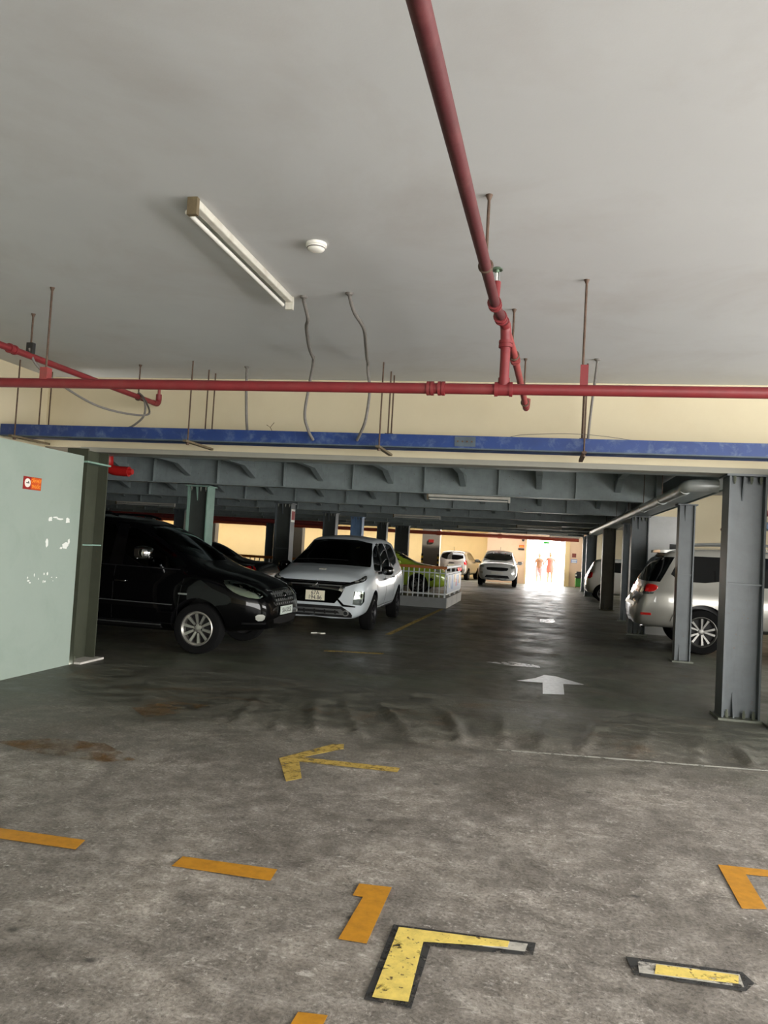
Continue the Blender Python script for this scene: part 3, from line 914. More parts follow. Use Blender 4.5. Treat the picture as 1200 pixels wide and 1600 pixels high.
# hanger rods
def rod(label, x, y, z0, r=.008, clamp=None, group='hanger rods of the red pipes', strap=False):
    o = thing('hanger_rod', label, 'hanger', (x, y, z0), group=group)
    part('rod', o, 'rod', lambda bm: cyl(bm, (x, y, z0), (x, y, CEIL), r, 8), True)
    part('anchor', o, 'rod', lambda bm: lathe(bm, [(.009, -.026), (.017, -.004), (.019, 0)], (x, y, CEIL), seg=10), True)
    if clamp:
        part('clamp', o, clamp[0], clamp[1])
    return o
def ring_clamp(x, y, z, r, axis='x'):
    def f(bm):
        n = 18
        for w in (0,):
            pts = []
            for k in range(n + 1):
                a = 2 * PI * k / n
                if axis == 'x':
                    pts.append((x, y + r * math.cos(a), z + r * math.sin(a)))
                else:
                    pts.append((x + r * math.cos(a), y, z + r * math.sin(a)))
            tube(bm, pts, .009, 6)
    return f
rod('hanger rod at left end of the red main', -3.68, 5.05, 2.64, clamp=('pipe_maroon', lambda bm: box(bm, -3.71, 5.02, 2.60, -3.65, 5.08, 2.69)))
rod('hanger rod at right part of the red main', .21, 5.05, 2.70, clamp=('pipe_red', lambda bm: box(bm, .195, 5.035, 2.60, .245, 5.065, 2.74)))
rod('hanger rod nearest the viewer on the overhead branch', -.338, 3.81, 2.965, clamp=('rod', ring_clamp(-.338, 3.81, 2.936, .031, 'y')))
rod('hanger rod right of the red drop pipe', -.275, 5.65, 2.99, clamp=('rod', ring_clamp(-.26, 5.65, 2.955, .032, 'y')))
rod('short hanger rod at the end of the maroon tail pipe', -.22, 7.1, 2.93, clamp=('rod', ring_clamp(-.207, 7.1, 2.893, .032, 'y')))
rod('hanger rod at the far left slanting branch', -4.3, 5.68, 2.99, clamp=('bin_black', lambda bm: box(bm, -4.33, 5.66, 2.96, -4.27, 5.70, 3.05)))
rod('hanger rod near the end of the slanting branch', -4.3, 7.46, 2.98, clamp=('rod', ring_clamp(-4.3, 7.46, 2.952, .034, 'y')))

# ------------------------------------------------------------------ blue cable tray on trapeze hangers
BT = thing('cable_tray', 'blue painted steel tray hung across the opening', 'cable tray', (0, 7.5, 2.46))
part('front_side', BT, 'tray_blue', lambda bm: box(bm, -5.84, 7.32, 2.485, 6.8, 7.335, 2.605))
part('lip', BT, 'tray_edge', lambda bm: box(bm, -5.84, 7.318, 2.475, 6.8, 7.39, 2.487))
part('bottom', BT, 'tray_blue', lambda bm: box(bm, -5.84, 7.335, 2.487, 6.8, 7.62, 2.492))
part('back_side', BT, 'tray_blue', lambda bm: box(bm, -5.84, 7.62, 2.485, 6.8, 7.635, 2.605))
part('splice_plate', BT, 'tray_edge', lambda bm: box(bm, -.86, 7.315, 2.50, -.66, 7.32, 2.595), label='grey bolted splice plate')
for k in range(4):
    part('bolt', BT, 'rod', lambda bm: cyl(bm, (-.83 + k * .045, 7.316, 2.548), (-.83 + k * .045, 7.308, 2.548), .009, 8))
NM = ['far left', 'left of middle', 'middle', 'right']
for k, x in enumerate((-5.62, -3.6, -1.59, .345)):
    h = thing('trapeze_hanger', '%s trapeze hanger holding the blue tray' % NM[k], 'hanger', (x, 7.5, 2.45), group='trapeze hangers of the blue tray')
    part('rod', h, 'rod', lambda bm: cyl(bm, (x, 7.27, 2.44), (x, 7.27, CEIL), .008, 8), True)
    part('rod', h, 'rod', lambda bm: cyl(bm, (x, 7.66, 2.62), (x, 7.66, CEIL), .008, 8), True)
    part('rod', h, 'rod', lambda bm: cyl(bm, (x + .0, 7.83, 2.62), (x + .0, 7.83, CEIL), .008, 8), True)
    part('bracket', h, 'lamp_brown' if k < 3 else 'rod', lambda bm: box(bm, x - .02, 7.2, 2.452, x + .02, 7.86, 2.474))
    part('clevis', h, 'rod', ring_clamp(x + .02, 7.72, 2.60, .055, 'y') if k < 2 else (lambda bm: box(bm, x - .03, 7.64, 2.58, x + .05, 7.70, 2.66)))
    part('nut', h, 'rod', lambda bm: cyl(bm, (x, 7.27, 2.43), (x, 7.27, 2.45), .016, 6))

# flexible conduits
def conduit(label, pts, r=.014, n=8, tail=None):
    o = thing('flexible_conduit', label, 'conduit', pts[0], group='grey flexible conduits')
    part('hose', o, 'conduit', lambda bm: tube(bm, smooth_path(pts, n), r, 10), True)
    part('ceiling_fitting', o, 'conduit', lambda bm: lathe(bm, [(.014, -.02), (.026, -.012), (.03, 0)], (pts[0][0], pts[0][1], CEIL), seg=12), True)
    return o
conduit('grey flexible conduit dropping beside the batten end', [(-1.79, 5.31, 3.30), (-1.80, 5.36, 3.27), (-1.81, 5.5, 3.19), (-1.87, 5.66, 3.17), (-1.98, 6.1, 3.13), (-2.10, 6.6, 3.17), (-2.18, 6.86, 3.24), (-2.22, 6.98, 3.18), (-2.28, 7.10, 3.04), (-2.325, 7.15, 2.75), (-2.30, 7.22, 2.60), (-2.27, 7.3, 2.52)])
conduit('grey flexible conduit to the right of the smoke detector', [(-1.43, 5.25, 3.30), (-1.43, 5.3, 3.26), (-1.42, 5.4, 3.20), (-1.40, 5.62, 3.15), (-1.47, 6.0, 3.13), (-1.60, 6.6, 3.17), (-1.68, 6.98, 3.22), (-1.69, 7.05, 3.15), (-1.675, 7.1, 2.98), (-1.70, 7.12, 2.72), (-1.76, 7.2, 2.60), (-1.82, 7.3, 2.53)])
conduit('short grey conduit dropping left of the hanging hoses', [(-3.1, 7.5, 3.30), (-3.1, 7.5, 3.2), (-3.09, 7.5, 3.0), (-3.07, 7.5, 2.75), (-3.05, 7.5, 2.60)], .014)
conduit('thin grey conduit right of the red main hanger', [(.42, 7.1, 3.30), (.415, 7.12, 3.2), (.40, 7.3, 2.95), (.39, 7.4, 2.75), (.385, 7.45, 2.60)], .012)
sl = thing('slack_hose', 'loose grey hose looping under the left red pipes', 'hose', (-4.1, 6.4, 2.6))
part('hose', sl, 'conduit', lambda bm: tube(bm, smooth_path([(-4.3, 5.66, 3.0), (-4.25, 5.72, 2.86), (-4.1, 5.9, 2.72), (-3.9, 6.1, 2.60), (-3.80, 6.5, 2.60), (-3.9, 7.0, 2.70), (-4.2, 7.4, 2.93), (-4.3, 7.46, 3.0)]), .010, 8), True)
sl2 = thing('slack_hose', 'loose hose end hooking down onto the blue tray', 'hose', (-4.3, 7.5, 2.6))
part('hose', sl2, 'conduit', lambda bm: tube(bm, smooth_path([(-4.32, 7.5, 3.0), (-4.24, 7.5, 2.9), (-4.24, 7.5, 2.76), (-4.34, 7.5, 2.66), (-4.46, 7.5, 2.60)]), .012, 8), True)
wr = thing('cable', 'thin loose wire arching over the blue tray', 'cable', (.1, 7.33, 2.6))
part('wire', wr, 'conduit', lambda bm: tube(bm, smooth_path([(-.36, 7.33, 2.60), (-.2, 7.32, 2.63), (.2, 7.3, 2.645), (.5, 7.32, 2.635), (.8, 7.33, 2.60)]), .003, 6))
st = thing('wire_scrap', 'small bent wire scrap standing on the blue tray', 'wire', (-2.75, 7.33, 2.6))
part('wire', st, 'rod', lambda bm: (tube(bm, [(-2.78, 7.33, 2.665), (-2.74, 7.33, 2.64), (-2.70, 7.33, 2.69)], .003, 5), tube(bm, [(-2.74, 7.33, 2.64), (-2.715, 7.33, 2.60)], .003, 5)))

# red connector behind the mint column and drain pipe by the right columns
rc = thing('hose_connector', 'glossy red pipe elbow below the fascia at the mint column', 'pipe', (-5.2, 8.6, 2.2))
part('elbow', rc, 'pipe_red_gloss', lambda bm: tube(bm, smooth_path([(-5.32, 8.62, 2.52), (-5.315, 8.62, 2.40), (-5.30, 8.62, 2.30), (-5.22, 8.62, 2.255), (-5.02, 8.62, 2.245)]), .062, 14), True)
part('cap', rc, 'pipe_red_gloss', lambda bm: cyl(bm, (-5.03, 8.62, 2.245), (-4.975, 8.62, 2.245), .045, 14, .035), True)
part('stem', rc, 'pipe_red_gloss', lambda bm: cyl(bm, (-5.32, 8.62, 2.45), (-5.32, 8.62, 2.99), .05, 12), True)
dp = thing('drain_pipe', 'grey drain pipe running along the right columns', 'pipe', (1.46, 15, 2.2))
part('pipe', dp, 'drain_pipe', lambda bm: cyl(bm, (1.50, 8.75, 2.31), (1.44, 23.4, 2.29), .062, 18), True)
part('elbow', dp, 'drain_pipe', lambda bm: tube(bm, smooth_path([(1.50, 8.9, 2.31), (1.505, 8.72, 2.325), (1.58, 8.62, 2.33), (1.80, 8.60, 2.33)]), .068, 16), True)
for k, y in enumerate((10.4, 12.2, 14.2, 16.4, 18.8, 21.2)):
    part('coupling', dp, 'drain_pipe', lambda bm: cyl(bm, (1.494 - .004 * k, y - .08, 2.308), (1.494 - .004 * k, y + .08, 2.307), .070, 16), True)
    part('hanger', dp, 'rod', lambda bm: cyl(bm, (1.494 - .004 * k, y, 2.38), (1.494 - .004 * k, y, 2.99), .006, 6))

# far red pipe band and pipes of the side bay
fp = thing('fire_pipe', 'long red fire pipe before the bright far wall', 'pipe', (-11, 37.9, 2.4))
part('pipe', fp, 'pipe_far', lambda bm: cyl(bm, (-23.8, 37.9, 2.33), (1.75, 37.9, 2.33), .09, 14), True)
for x in (-20, -17, -14, -11, -8, -5, -2, 1):
    part('coupling', fp, 'pipe_far', lambda bm: cyl(bm, (x - .1, 37.9, 2.33), (x + .1, 37.9, 2.33), .115, 14), True)
    part('hanger', fp, 'rod', lambda bm: cyl(bm, (x, 37.9, 2.4), (x, 37.9, 3.0), .015, 6))
fp2 = thing('fire_pipe', 'red fire pipe high in the left background', 'pipe', (-15, 29.5, 2.4))
part('pipe', fp2, 'pipe_maroon', lambda bm: cyl(bm, (-23.8, 29.6, 2.28), (-8.5, 29.6, 2.28), .09, 12), True)
for x in (-22, -18, -14, -10):
    part('hanger', fp2, 'rod', lambda bm: cyl(bm, (x, 29.6, 2.3), (x, 29.6, 3.0), .015, 6))
bp = thing('fire_pipe', 'red pipe crossing the side bay behind the nearest column', 'pipe', (4, 14, 2.4))
part('pipe', bp, 'pipe_red', lambda bm: tube(bm, [(3.6, 9.5, 2.60), (4.2, 19.5, 2.36)], .05, 12), True)
for y in (10.5, 14, 18):
    part('hanger', bp, 'rod', lambda bm: cyl(bm, (3.6 + .06 * (y - 9.5), y, 2.6), (3.6 + .06 * (y - 9.5), y, CEIL), .008, 6))
bt = thing('cable_tray', 'dark blue grey tray in the side bay under the red pipe', 'cable tray', (4, 14, 2.2))
part('side', bt, 'steel_blue', lambda bm: prism(bm, [(3.75, 9.5), (3.95, 9.5), (4.45, 19.5), (4.25, 19.5)], 2.22, 2.34))
bq = thing('fire_pipe', 'thin dark red pipe across the side bay back wall', 'pipe', (6, 20.8, 2.5))
part('pipe', bq, 'pipe_maroon', lambda bm: cyl(bm, (2.5, 20.8, 1.78), (8.9, 20.8, 1.78), .05, 10), True)

# no smoking sign on the mint wall
NS = thing('wall_sign', 'small orange red no smoking notice on the mint wall', 'sign', (WALLX, 6.865, 1.87))
part('board', NS, 'sign_red', lambda bm: box(bm, WALLX, 6.725, 1.872, WALLX + .006, 7.0, 2.0))
part('text_panel', NS, 'sign_orange', lambda bm: box(bm, WALLX + .006, 6.84, 1.876, WALLX + .0075, 6.996, 1.996))
part('disc', NS, 'sign_white', lambda bm: cyl(bm, (WALLX + .006, 6.785, 1.937), (WALLX + .0085, 6.785, 1.937), .045, 28))
part('prohibition_mark', NS, 'sign_dark', lambda bm: (box(bm, WALLX + .0085, 6.762, 1.931, WALLX + .0095, 6.808, 1.942), box(bm, WALLX + .0085, 6.79, 1.942, WALLX + .0095, 6.80, 1.955)))
MT = Matrix(((0, 0, 1, .008), (1, 0, 0, 0), (0, 1, 0, 0), (0, 0, 0, 1)))
text_part('lettering', 'CẤM HÚT', .046, 'sign_yellow', NS, Matrix.Translation((0, .053, .091)) @ MT, .001, .78)
text_part('lettering', 'THUỐC', .046, 'sign_yellow', NS, Matrix.Translation((0, .053, .034)) @ MT, .001, .86)

# ------------------------------------------------------------------ floor markings
def mark(name, pts, m, label, parent=FLOOR, z=.004, h=.0012):
    o = part(name, parent, m, lambda bm: prism(bm, pts, z, z + h))
    o['label'] = label
    return o
mark('lane_dash', [(-2.80, 3.42), (-2.09, 3.43), (-2.07, 3.32), (-2.78, 3.31)], 'paint_orange', 'orange painted dash at the left edge')
mark('lane_dash', [(-1.57, 3.41), (-1.11, 3.42), (-1.10, 3.30), (-1.57, 3.30)], 'paint_orange', 'orange painted dash left of the middle')
mark('lane_hook', [(-.72, 3.40), (-.575, 3.41), (-.575, 2.91), (-.685, 2.91), (-.675, 3.28), (-.72, 3.28)], 'paint_orange', 'orange painted hook of a parking bay corner')
mark('lane_dash', [(-.69, 2.43), (-.595, 2.44), (-.60, 2.2), (-.70, 2.2)], 'paint_orange', 'orange painted dash at the bottom edge')
mark('lane_corner', [(.94, 4.20), (1.45, 4.23), (1.45, 4.15), (1.05, 4.12), (1.045, 3.74), (.935, 3.71)], 'paint_orange', 'orange painted bay corner at the right edge')
mark('black_outline', [(-.505, 3.085), (.05, 3.115), (.04, 3.015), (-.34, 2.965), (-.345, 2.555), (-.505, 2.56)], 'paint_black', 'black border of the yellow corner', z=.004)
mark('primer_patch', [(-.20, 3.08), (.02, 3.095), (.01, 3.035), (-.21, 3.02)], 'paint_primer', 'bare grey end of the yellow corner', z=.0055)
mark('lane_corner', [(-.48, 3.065), (-.05, 3.09), (-.055, 3.045), (-.37, 2.985), (-.36, 2.585), (-.48, 2.575)], 'paint_pale_yellow', 'pale yellow painted corner with black border', z=.007)
mark('black_outline', [(.385, 3.12), (.80, 3.14), (.825, 3.07), (.78, 3.005), (.40, 2.995)], 'paint_black', 'black border of the yellow dash', z=.004)
mark('primer_patch', [(.425, 3.095), (.785, 3.115), (.78, 3.03), (.42, 3.015)], 'paint_primer', 'bare grey underside of the yellow dash', z=.0055)
mark('lane_dash', [(.49, 3.09), (.78, 3.105), (.765, 3.045), (.475, 3.02)], 'paint_pale_yellow', 'chipped pale yellow dash with black border', z=.007)
mark('floor_arrow', [(-1.46, 5.64), (-1.38, 5.68), (-1.35, 5.55), (-1.56, 5.22), (-.87, 5.23), (-.87, 5.13), (-1.55, 5.11), (-1.42, 4.76), (-1.49, 4.66), (-1.70, 5.13)], 'paint_old_yellow', 'faded yellow arrow pointing left')
mark('faded_patch', [(-3.63, 4.75), (-3.35, 4.97), (-2.95, 5.0), (-2.55, 4.72), (-2.72, 4.6), (-3.25, 4.62)], 'paint_ghost', 'ghost of old ochre paint at the left')
mark('faded_patch', [(-3.35, 6.05), (-3.15, 6.4), (-2.8, 6.4), (-2.85, 6.1), (-3.05, 5.75)], 'paint_ghost', 'ghost of old ochre paint nearer the black car', z=.02)
mark('ramp_scrape', [(-.26, 5.97), (.81, 6.10), (1.75, 6.21), (1.75, 6.24), (.81, 6.135), (-.26, 6.0)], 'scrape', 'pale scraped line along the ramp edge', z=.009)
mark('floor_arrow', [(-.21, 9.34), (.0, 9.65), (.11, 9.97), (.25, 9.95), (.57, 9.50), (.33, 9.41), (.32, 8.70), (.09, 8.62), (.09, 9.37)], 'paint_white', 'bright white arrow pointing down the lane', GFLOOR, .002)
mark('paint_patch', [(-.66, 10.70), (-.32, 10.92), (.05, 10.78), (.06, 10.6), (-.3, 10.55)], 'paint_white_thin', 'broken white paint past the arrow', GFLOOR, .002)
mark('paint_patch', [(.05, 18.6), (.36, 18.9), (.40, 18.2), (.3, 17.7), (.05, 17.8)], 'paint_white_thin', 'broken white paint further down the lane', GFLOOR, .002)
mark('lane_dash', [(-2.9, 10.5), (-2.1, 10.7), (-2.1, 10.6), (-2.9, 10.4)], 'paint_old_yellow', 'faded yellow line in front of the black car', GFLOOR, .002)
mark('lane_dash', [(-2.55, 13.0), (-2.45, 13.0), (-2.35, 19.5), (-2.45, 19.5)], 'paint_old_yellow', 'faded yellow bay line beside the people carrier', GFLOOR, .002)

pc = thing('paper_scrap', 'crumpled white paper scrap on the floor by the white people carrier', 'litter', (-3.55, 12.35, 0))
part('sheet', pc, 'paper', lambda bm: prism(bm, [(-3.66, 12.30), (-3.58, 12.36), (-3.50, 12.31), (-3.44, 12.40), (-3.53, 12.42), (-3.60, 12.40)], .003, .018))
# ------------------------------------------------------------------ railing with kerb
RK = thing('kerb', 'concrete kerb around the railed ramp', 'kerb', (-4, 19.8, 0))
part('front_face', RK, 'curb_side', lambda bm: box(bm, -8.5, 19.8, 0, -2.34, 19.95, .26))
part('side_face', RK, 'curb', lambda bm: box(bm, -2.46, 19.95, 0, -2.32, 23.5, .26))
for y in (21.0, 22.2):
    part('joint', RK, 'curb_side', lambda bm: box(bm, -2.33, y, 0, -2.318, y + .02, .26))
RL = thing('railing', 'ramp railing with orange front rail and white side rail', 'railing', (-3.4, 19.9, .26))
part('top_rail', RL, 'rail_orange', lambda bm: box(bm, -8.5, 19.86, 1.0, -2.36, 19.94, 1.07))
part('top_rail', RL, 'rail_white', lambda bm: box(bm, -2.44, 19.94, 1.02, -2.36, 23.5, 1.08))
part('mid_rail', RL, 'rail_white', lambda bm: box(bm, -2.42, 19.94, .85, -2.38, 23.5, .90))
part('mid_rail', RL, 'rail_steel', lambda bm: box(bm, -8.5, 19.885, .88, -2.4, 19.915, .91))
part('bottom_rail', RL, 'rail_steel', lambda bm: box(bm, -8.5, 19.88, .33, -2.4, 19.92, .37))
part('bottom_rail', RL, 'rail_white', lambda bm: box(bm, -2.42, 19.94, .33, -2.36, 23.5, .37))
bar0 = part('bar', RL, 'rail_steel', lambda bm: box(bm, -.012, -.012, 0, .012, .012, .76), world=False)
bar0.location = (-2.40 + 3.4, 0, 0)
for k in range(1, 44):
    c = dup(bar0, RL, (-2.40 + 3.4 - k * .138, 0, 0))
post0 = part('post', RL, 'rail_white', lambda bm: box(bm, -.02, -.02, 0, .02, .02, .82), world=False)
post0.location = (-2.40 + 3.4, .06, 0)
for k in range(1, 4):
    c = dup(post0, RL, (-2.40 + 3.4, .06 + k * 1.18, 0))
pn = thing('poster_panel', 'pale coloured poster panel on the railing side', 'panel', (-2.38, 21.7, .37))
part('sheet', pn, 'poster', lambda bm: box(bm, -2.355, 20.0, .38, -2.345, 23.45, .85))
for k, (y0, y1, z0, z1, m) in enumerate(((20.3, 20.6, .5, .8, 'sign_white'), (21.0, 21.25, .45, .82, 'poster_b'), (21.6, 21.95, .62, .83, 'poster_c'), (22.0, 22.3, .5, .7, 'poster_d'), (22.3, 22.75, .5, .8, 'poster_b'), (22.8, 23.1, .55, .82, 'poster_c'))):
    part('print', pn, m, lambda bm: box(bm, -2.345, y0, z0, -2.341, y1, z1))
# ------------------------------------------------------------------ vehicles
def pchip(xs, ys):
    xs, ys = np.array(xs, float), np.array(ys, float)
    h = np.diff(xs)
    d = np.diff(ys) / h
    m = np.zeros_like(ys)
    m[0], m[-1] = d[0], d[-1]
    for i in range(1, len(xs) - 1):
        if d[i - 1] * d[i] > 0:
            w1, w2 = 2 * h[i] + h[i - 1], h[i] + 2 * h[i - 1]
            m[i] = (w1 + w2) / (w1 / d[i - 1] + w2 / d[i])
    def f(x):
        x = np.asarray(x, float)
        i = np.clip(np.searchsorted(xs, x) - 1, 0, len(xs) - 2)
        t = (x - xs[i]) / h[i]
        return ((1 + 2 * t) * (1 - t) ** 2 * ys[i] + t * (1 - t) ** 2 * h[i] * m[i] + t * t * (3 - 2 * t) * ys[i + 1] + t * t * (t - 1) * h[i] * m[i + 1])
    return f

def section(p, k=1.0):
    """half outline of one cross section, bottom centre to top centre"""
    zb, zs, zt, ws, wm, wb, wr, e = p
    P = [(0, zb), (.85 * ws, zb), (ws, zb + .07), (wm, zb + .45 * (zs - zb)), (wm * .995, zb + .8 * (zs - zb)), (wb, zs),
         (wr, zt - e), (.6 * wr, zt - .28 * e), (0, zt)]
    N = [2, 3, 5, 4, 4, 8, 5, 4]
    P = [np.array(q, float) for q in P]
    tan = [np.zeros(2)] * len(P)
    for i in range(1, len(P) - 1):
        a, b = P[i] - P[i - 1], P[i + 1] - P[i]
        la, lb = np.linalg.norm(a) + 1e-9, np.linalg.norm(b) + 1e-9
        tt = (a / la + b / lb)
        tt /= (np.linalg.norm(tt) + 1e-9)
        tan[i] = tt
    tan[0] = np.array([1., 0]); tan[-1] = np.array([-1., 0])
    out = []
    for i in range(len(P) - 1):
        L = np.linalg.norm(P[i + 1] - P[i])
        k0, k1 = .75, .75
        if i == 5:
            k0 = k1 = .25
        for s in range(N[i]):
            t = s / N[i]
            h00, h10, h01, h11 = (1 + 2 * t) * (1 - t) ** 2, t * (1 - t) ** 2, t * t * (3 - 2 * t), t * t * (t - 1)
            out.append(h00 * P[i] + h10 * L * k0 * tan[i] + h01 * P[i + 1] + h11 * L * k1 * tan[i + 1])
    out.append(P[-1])
    return out

class Car:
    def __init__(s, name, label, st, paint, loc, rotz, group=None, res=1.0, axles=(.9, 3.6), wheel_r=.32, track=.76, glass='car_glass_dark', cat='car', arch=.045):
        s.L = st[-1][0]
        s.st = st
        s.root = thing(name, label, cat, loc, rotz, group)
        s.paint = paint
        s.glass = glass
        s.res = res
        s.axles, s.wr, s.track = axles, wheel_r, track
        xs = [q[0] for q in st]
        s.fn = [pchip(xs, [q[i] for q in st]) for i in range(1, 9)]
        s.me = s.loft(0, s.L)
        bm = bmesh.new()
        bm.from_mesh(s.me)
        s.bvh = BVHTree.FromBMesh(bm)
        bm.free()
        s.cut = []
        s.arch = arch
    def P(s, x):
        return [float(f(x)) for f in s.fn]
    def loft(s, xa, xb, inset=0.0, zlo=None, step=.055):
        keys = [q[0] for q in s.st if xa <= q[0] <= xb]
        xs = set(np.round(np.arange(xa, xb, step / s.res), 4)) | set(keys) | {xa, xb}
        if inset == 0:
            xs |= set(np.round(np.linspace(0, .3, 12), 4)) | set(np.round(np.linspace(s.L - .45, s.L, 16), 4))
        xs = sorted(xs)
        xs = [x for i, x in enumerate(xs) if i == 0 or x - xs[i - 1] > .004 or x == xb]
        bm = bmesh.new()
        rings = []
        for x in xs:
            p = s.P(x)
            if inset:
                p[0] = zlo; p[2] -= inset; p[3] -= inset; p[4] -= inset; p[5] -= inset; p[6] -= inset * .6
                p[1] = max(p[1], zlo + .2)
            half = section(p)
            ring = [bm.verts.new((x, y, z)) for y, z in half]
            ring += [bm.verts.new((x, -y, z)) for y, z in half[-2:0:-1]]
            rings.append(ring)
        n = len(rings[0])
        for a, b in zip(rings, rings[1:]):
            for k in range(n):
                j = (k + 1) % n
                bm.faces.new((a[k], a[j], b[j], b[k]))
        bm.faces.new(rings[0][::-1])
        bm.faces.new(rings[-1])
        return finish(bm, True, 50)
    def lc(s, me):
        me.transform(Matrix.Translation((-s.L / 2, 0, 0)))
        return me
    def add(s, name, bm, m, parent=None, smooth=True, label=None, angle=35):
        me = finish(bm, smooth, angle) if isinstance(bm, bmesh.types.BMesh) else bm
        s.lc(me)
        o = obj(name, me, m, parent or s.root, world=False)
        if label: o['label'] = label
        return o
    def patch_bm(s, pts, d, off=.006, depth=.015, step=.07, rnd=0):
        d = Vector(d).normalized()
        u = Vector((1, 0, 0)) if abs(d.z) > .9 else Vector((0, 0, 1)).cross(d).normalized()
        v = d.cross(u)
        uv = [(Vector(p).dot(u), Vector(p).dot(v)) for p in pts]
        for _ in range(rnd):
            q = []
            for i in range(len(uv)):
                a, b = uv[i], uv[(i + 1) % len(uv)]
                q.append((a[0] * .75 + b[0] * .25, a[1] * .75 + b[1] * .25))
                q.append((a[0] * .25 + b[0] * .75, a[1] * .25 + b[1] * .75))
            uv = q
        bm = bmesh.new()
        bm.faces.new([bm.verts.new((a, b, 0)) for a, b in uv])
        for ax in (0, 1):
            lo, hi = min(p[ax] for p in uv), max(p[ax] for p in uv)
            n = int((hi - lo) / step)
            for k in range(1, n + 1):
                c = lo + (hi - lo) * k / (n + 1)
                co, no = ((c, 0, 0), (1, 0, 0)) if ax == 0 else ((0, c, 0), (0, 1, 0))
                bmesh.ops.bisect_plane(bm, geom=bm.verts[:] + bm.edges[:] + bm.faces[:], plane_co=co, plane_no=no, dist=1e-5)
        top = list(bm.verts)
        faces = list(bm.faces)
        bnd = [e for e in bm.edges if len(e.link_faces) == 1]
        bot = {}
        for q in top:
            o = u * q.co.x + v * q.co.y - d * 10
            h = s.bvh.ray_cast(o, d)
            if h[0] is None:
                nr = s.bvh.find_nearest(u * q.co.x + v * q.co.y + d * (Vector(pts[0]).dot(d)))
                h = nr
            q.co = h[0] - d * off
            bot[q] = bm.verts.new(h[0] - d * off + d * depth)
        for f in faces:
            bm.faces.new([bot[q] for q in reversed(f.verts)])
        for e in bnd:
            a, b = e.verts
            bm.faces.new((a, b, bot[b], bot[a]))
        return bm
    def patch(s, name, pts, d, m, parent=None, off=.006, depth=.015, step=.07, rnd=0, label=None, angle=50):
        return s.add(name, s.patch_bm(pts, d, off, depth, step, rnd), m, parent, True, label, angle)
    # side helpers: pts as (x, z); side -1 is the car's right
    def sp(s, pts, sg):
        return [(x, sg * 1.0, z) for x, z in pts]
    def side(s, name, pts, m, both=True, **kw):
        r = []
        for sg in ((-1, 1) if both else (-1,)):
            r.append(s.patch(name, s.sp(pts, sg), (0, -sg, 0), m, **kw))
        return r
    def front(s, name, pts, m, **kw):
        return s.patch(name, [(s.L, y, z) for y, z in pts], (-1, 0, 0), m, **kw)
    def rear(s, name, pts, m, **kw):
        return s.patch(name, [(0, y, z) for y, z in pts], (1, 0, 0), m, **kw)
    def corner(s, name, pts, m, ang, both=True, rear=False, **kw):
        """pts (x, y>0, z) near the surface; looked at from the corner at angle ang off the car axis"""
        r = []
        for sg in ((-1, 1) if both else (-1,)):
            q = [(x, sg * y, z) for x, y, z in pts]
            fx_ = 1 if rear else -1
            r.append(s.patch(name, q, (fx_ * math.cos(ang), -sg * math.sin(ang), 0), m, **kw))
        return r
    def window_side(s, pts, rnd=1, cutit=False, both=True, step=.09):
        if cutit:
            for sg in (-1, 1):
                s.cut.append((s.patch_bm(s.sp(pts, sg), (0, -sg, 0), .06, .17, step, rnd), 2))
        s.side('side_window', pts, s.glass, both=both, off=-.004 if cutit else .004, depth=.008 if cutit else .02, step=step, rnd=rnd)
    def window_front(s, pts, rnd=1, cutit=False, name='windscreen'):
        if cutit:
            s.cut.append((s.patch_bm([(s.L, y, z) for y, z in pts], (-1, 0, 0), .12, .36, .1, rnd), 2))
        return s.front(name, pts, 'windscreen_glass' if cutit else s.glass, off=-.006 if cutit else .008, depth=.012 if cutit else .03, rnd=rnd, step=.09)
    def wheels(s, style, detail=True):
        w0 = make_wheel(s, style, detail)
        for ax in s.axles:
            for sg in (-1, 1):
                c = w0 if w0 is not None and not getattr(s, 'w_used', False) else None
                if c is None:
                    c = s.w0.copy(); COL.objects.link(c); c.parent = s.root
                    for ch in s.w0c:
                        g = ch.copy(); COL.objects.link(g); g.parent = c
                else:
                    s.w_used = True
                    s.w0 = c
                    s.w0c = list(c.children)
                c.location = (ax - s.L / 2, sg * s.track, s.wr)
                c.rotation_euler = (0, ax * 3.0, 0 if sg > 0 else PI)
        if detail:
            pass
    def body(s, cabin=None):
        """cut wheel arches (and the cabin) out of the lofted shell and link the body"""
        o = bpy.data.objects.new('body', s.me)
        COL.objects.link(o)
        for k in (s.paint, 'car_black_trim', 'car_interior'):
            s.me.materials.append(MATS[k])
        cutters = []
        def cutter(me, idx):
            for k in (s.paint, 'car_black_trim', 'car_interior'):
                me.materials.append(MATS[k])
            for p in me.polygons:
                p.material_index = idx
            c = bpy.data.objects.new('cut', me)
            COL.objects.link(c)
            md = o.modifiers.new('b', 'BOOLEAN')
            md.operation = 'DIFFERENCE'
            md.object = c
            md.solver = 'EXACT'
            cutters.append(c)
        for ax in s.axles:
            bm = bmesh.new()
            for sg in (-1, 1):
                cyl(bm, (ax, sg * (s.track - .2), s.wr + .015), (ax, sg * 1.3, s.wr + .015), s.wr + s.arch, 40)
            cutter(finish(bm, False), 1)
        if cabin:
            cutter(s.loft(cabin[0], cabin[1], .05, cabin[2], .15), 2)
        for bm, idx in s.cut:
            cutter(finish(bm, False), idx)
        dg = bpy.context.evaluated_depsgraph_get()
        me = bpy.data.meshes.new_from_object(o.evaluated_get(dg))
        for c in cutters + [o]:
            bpy.data.objects.remove(c)
        for p in me.polygons:
            p.use_smooth = True
        me.set_sharp_from_angle(angle=math.radians(38))
        s.lc(me)
        return obj('body', me, s.paint, s.root, world=False)
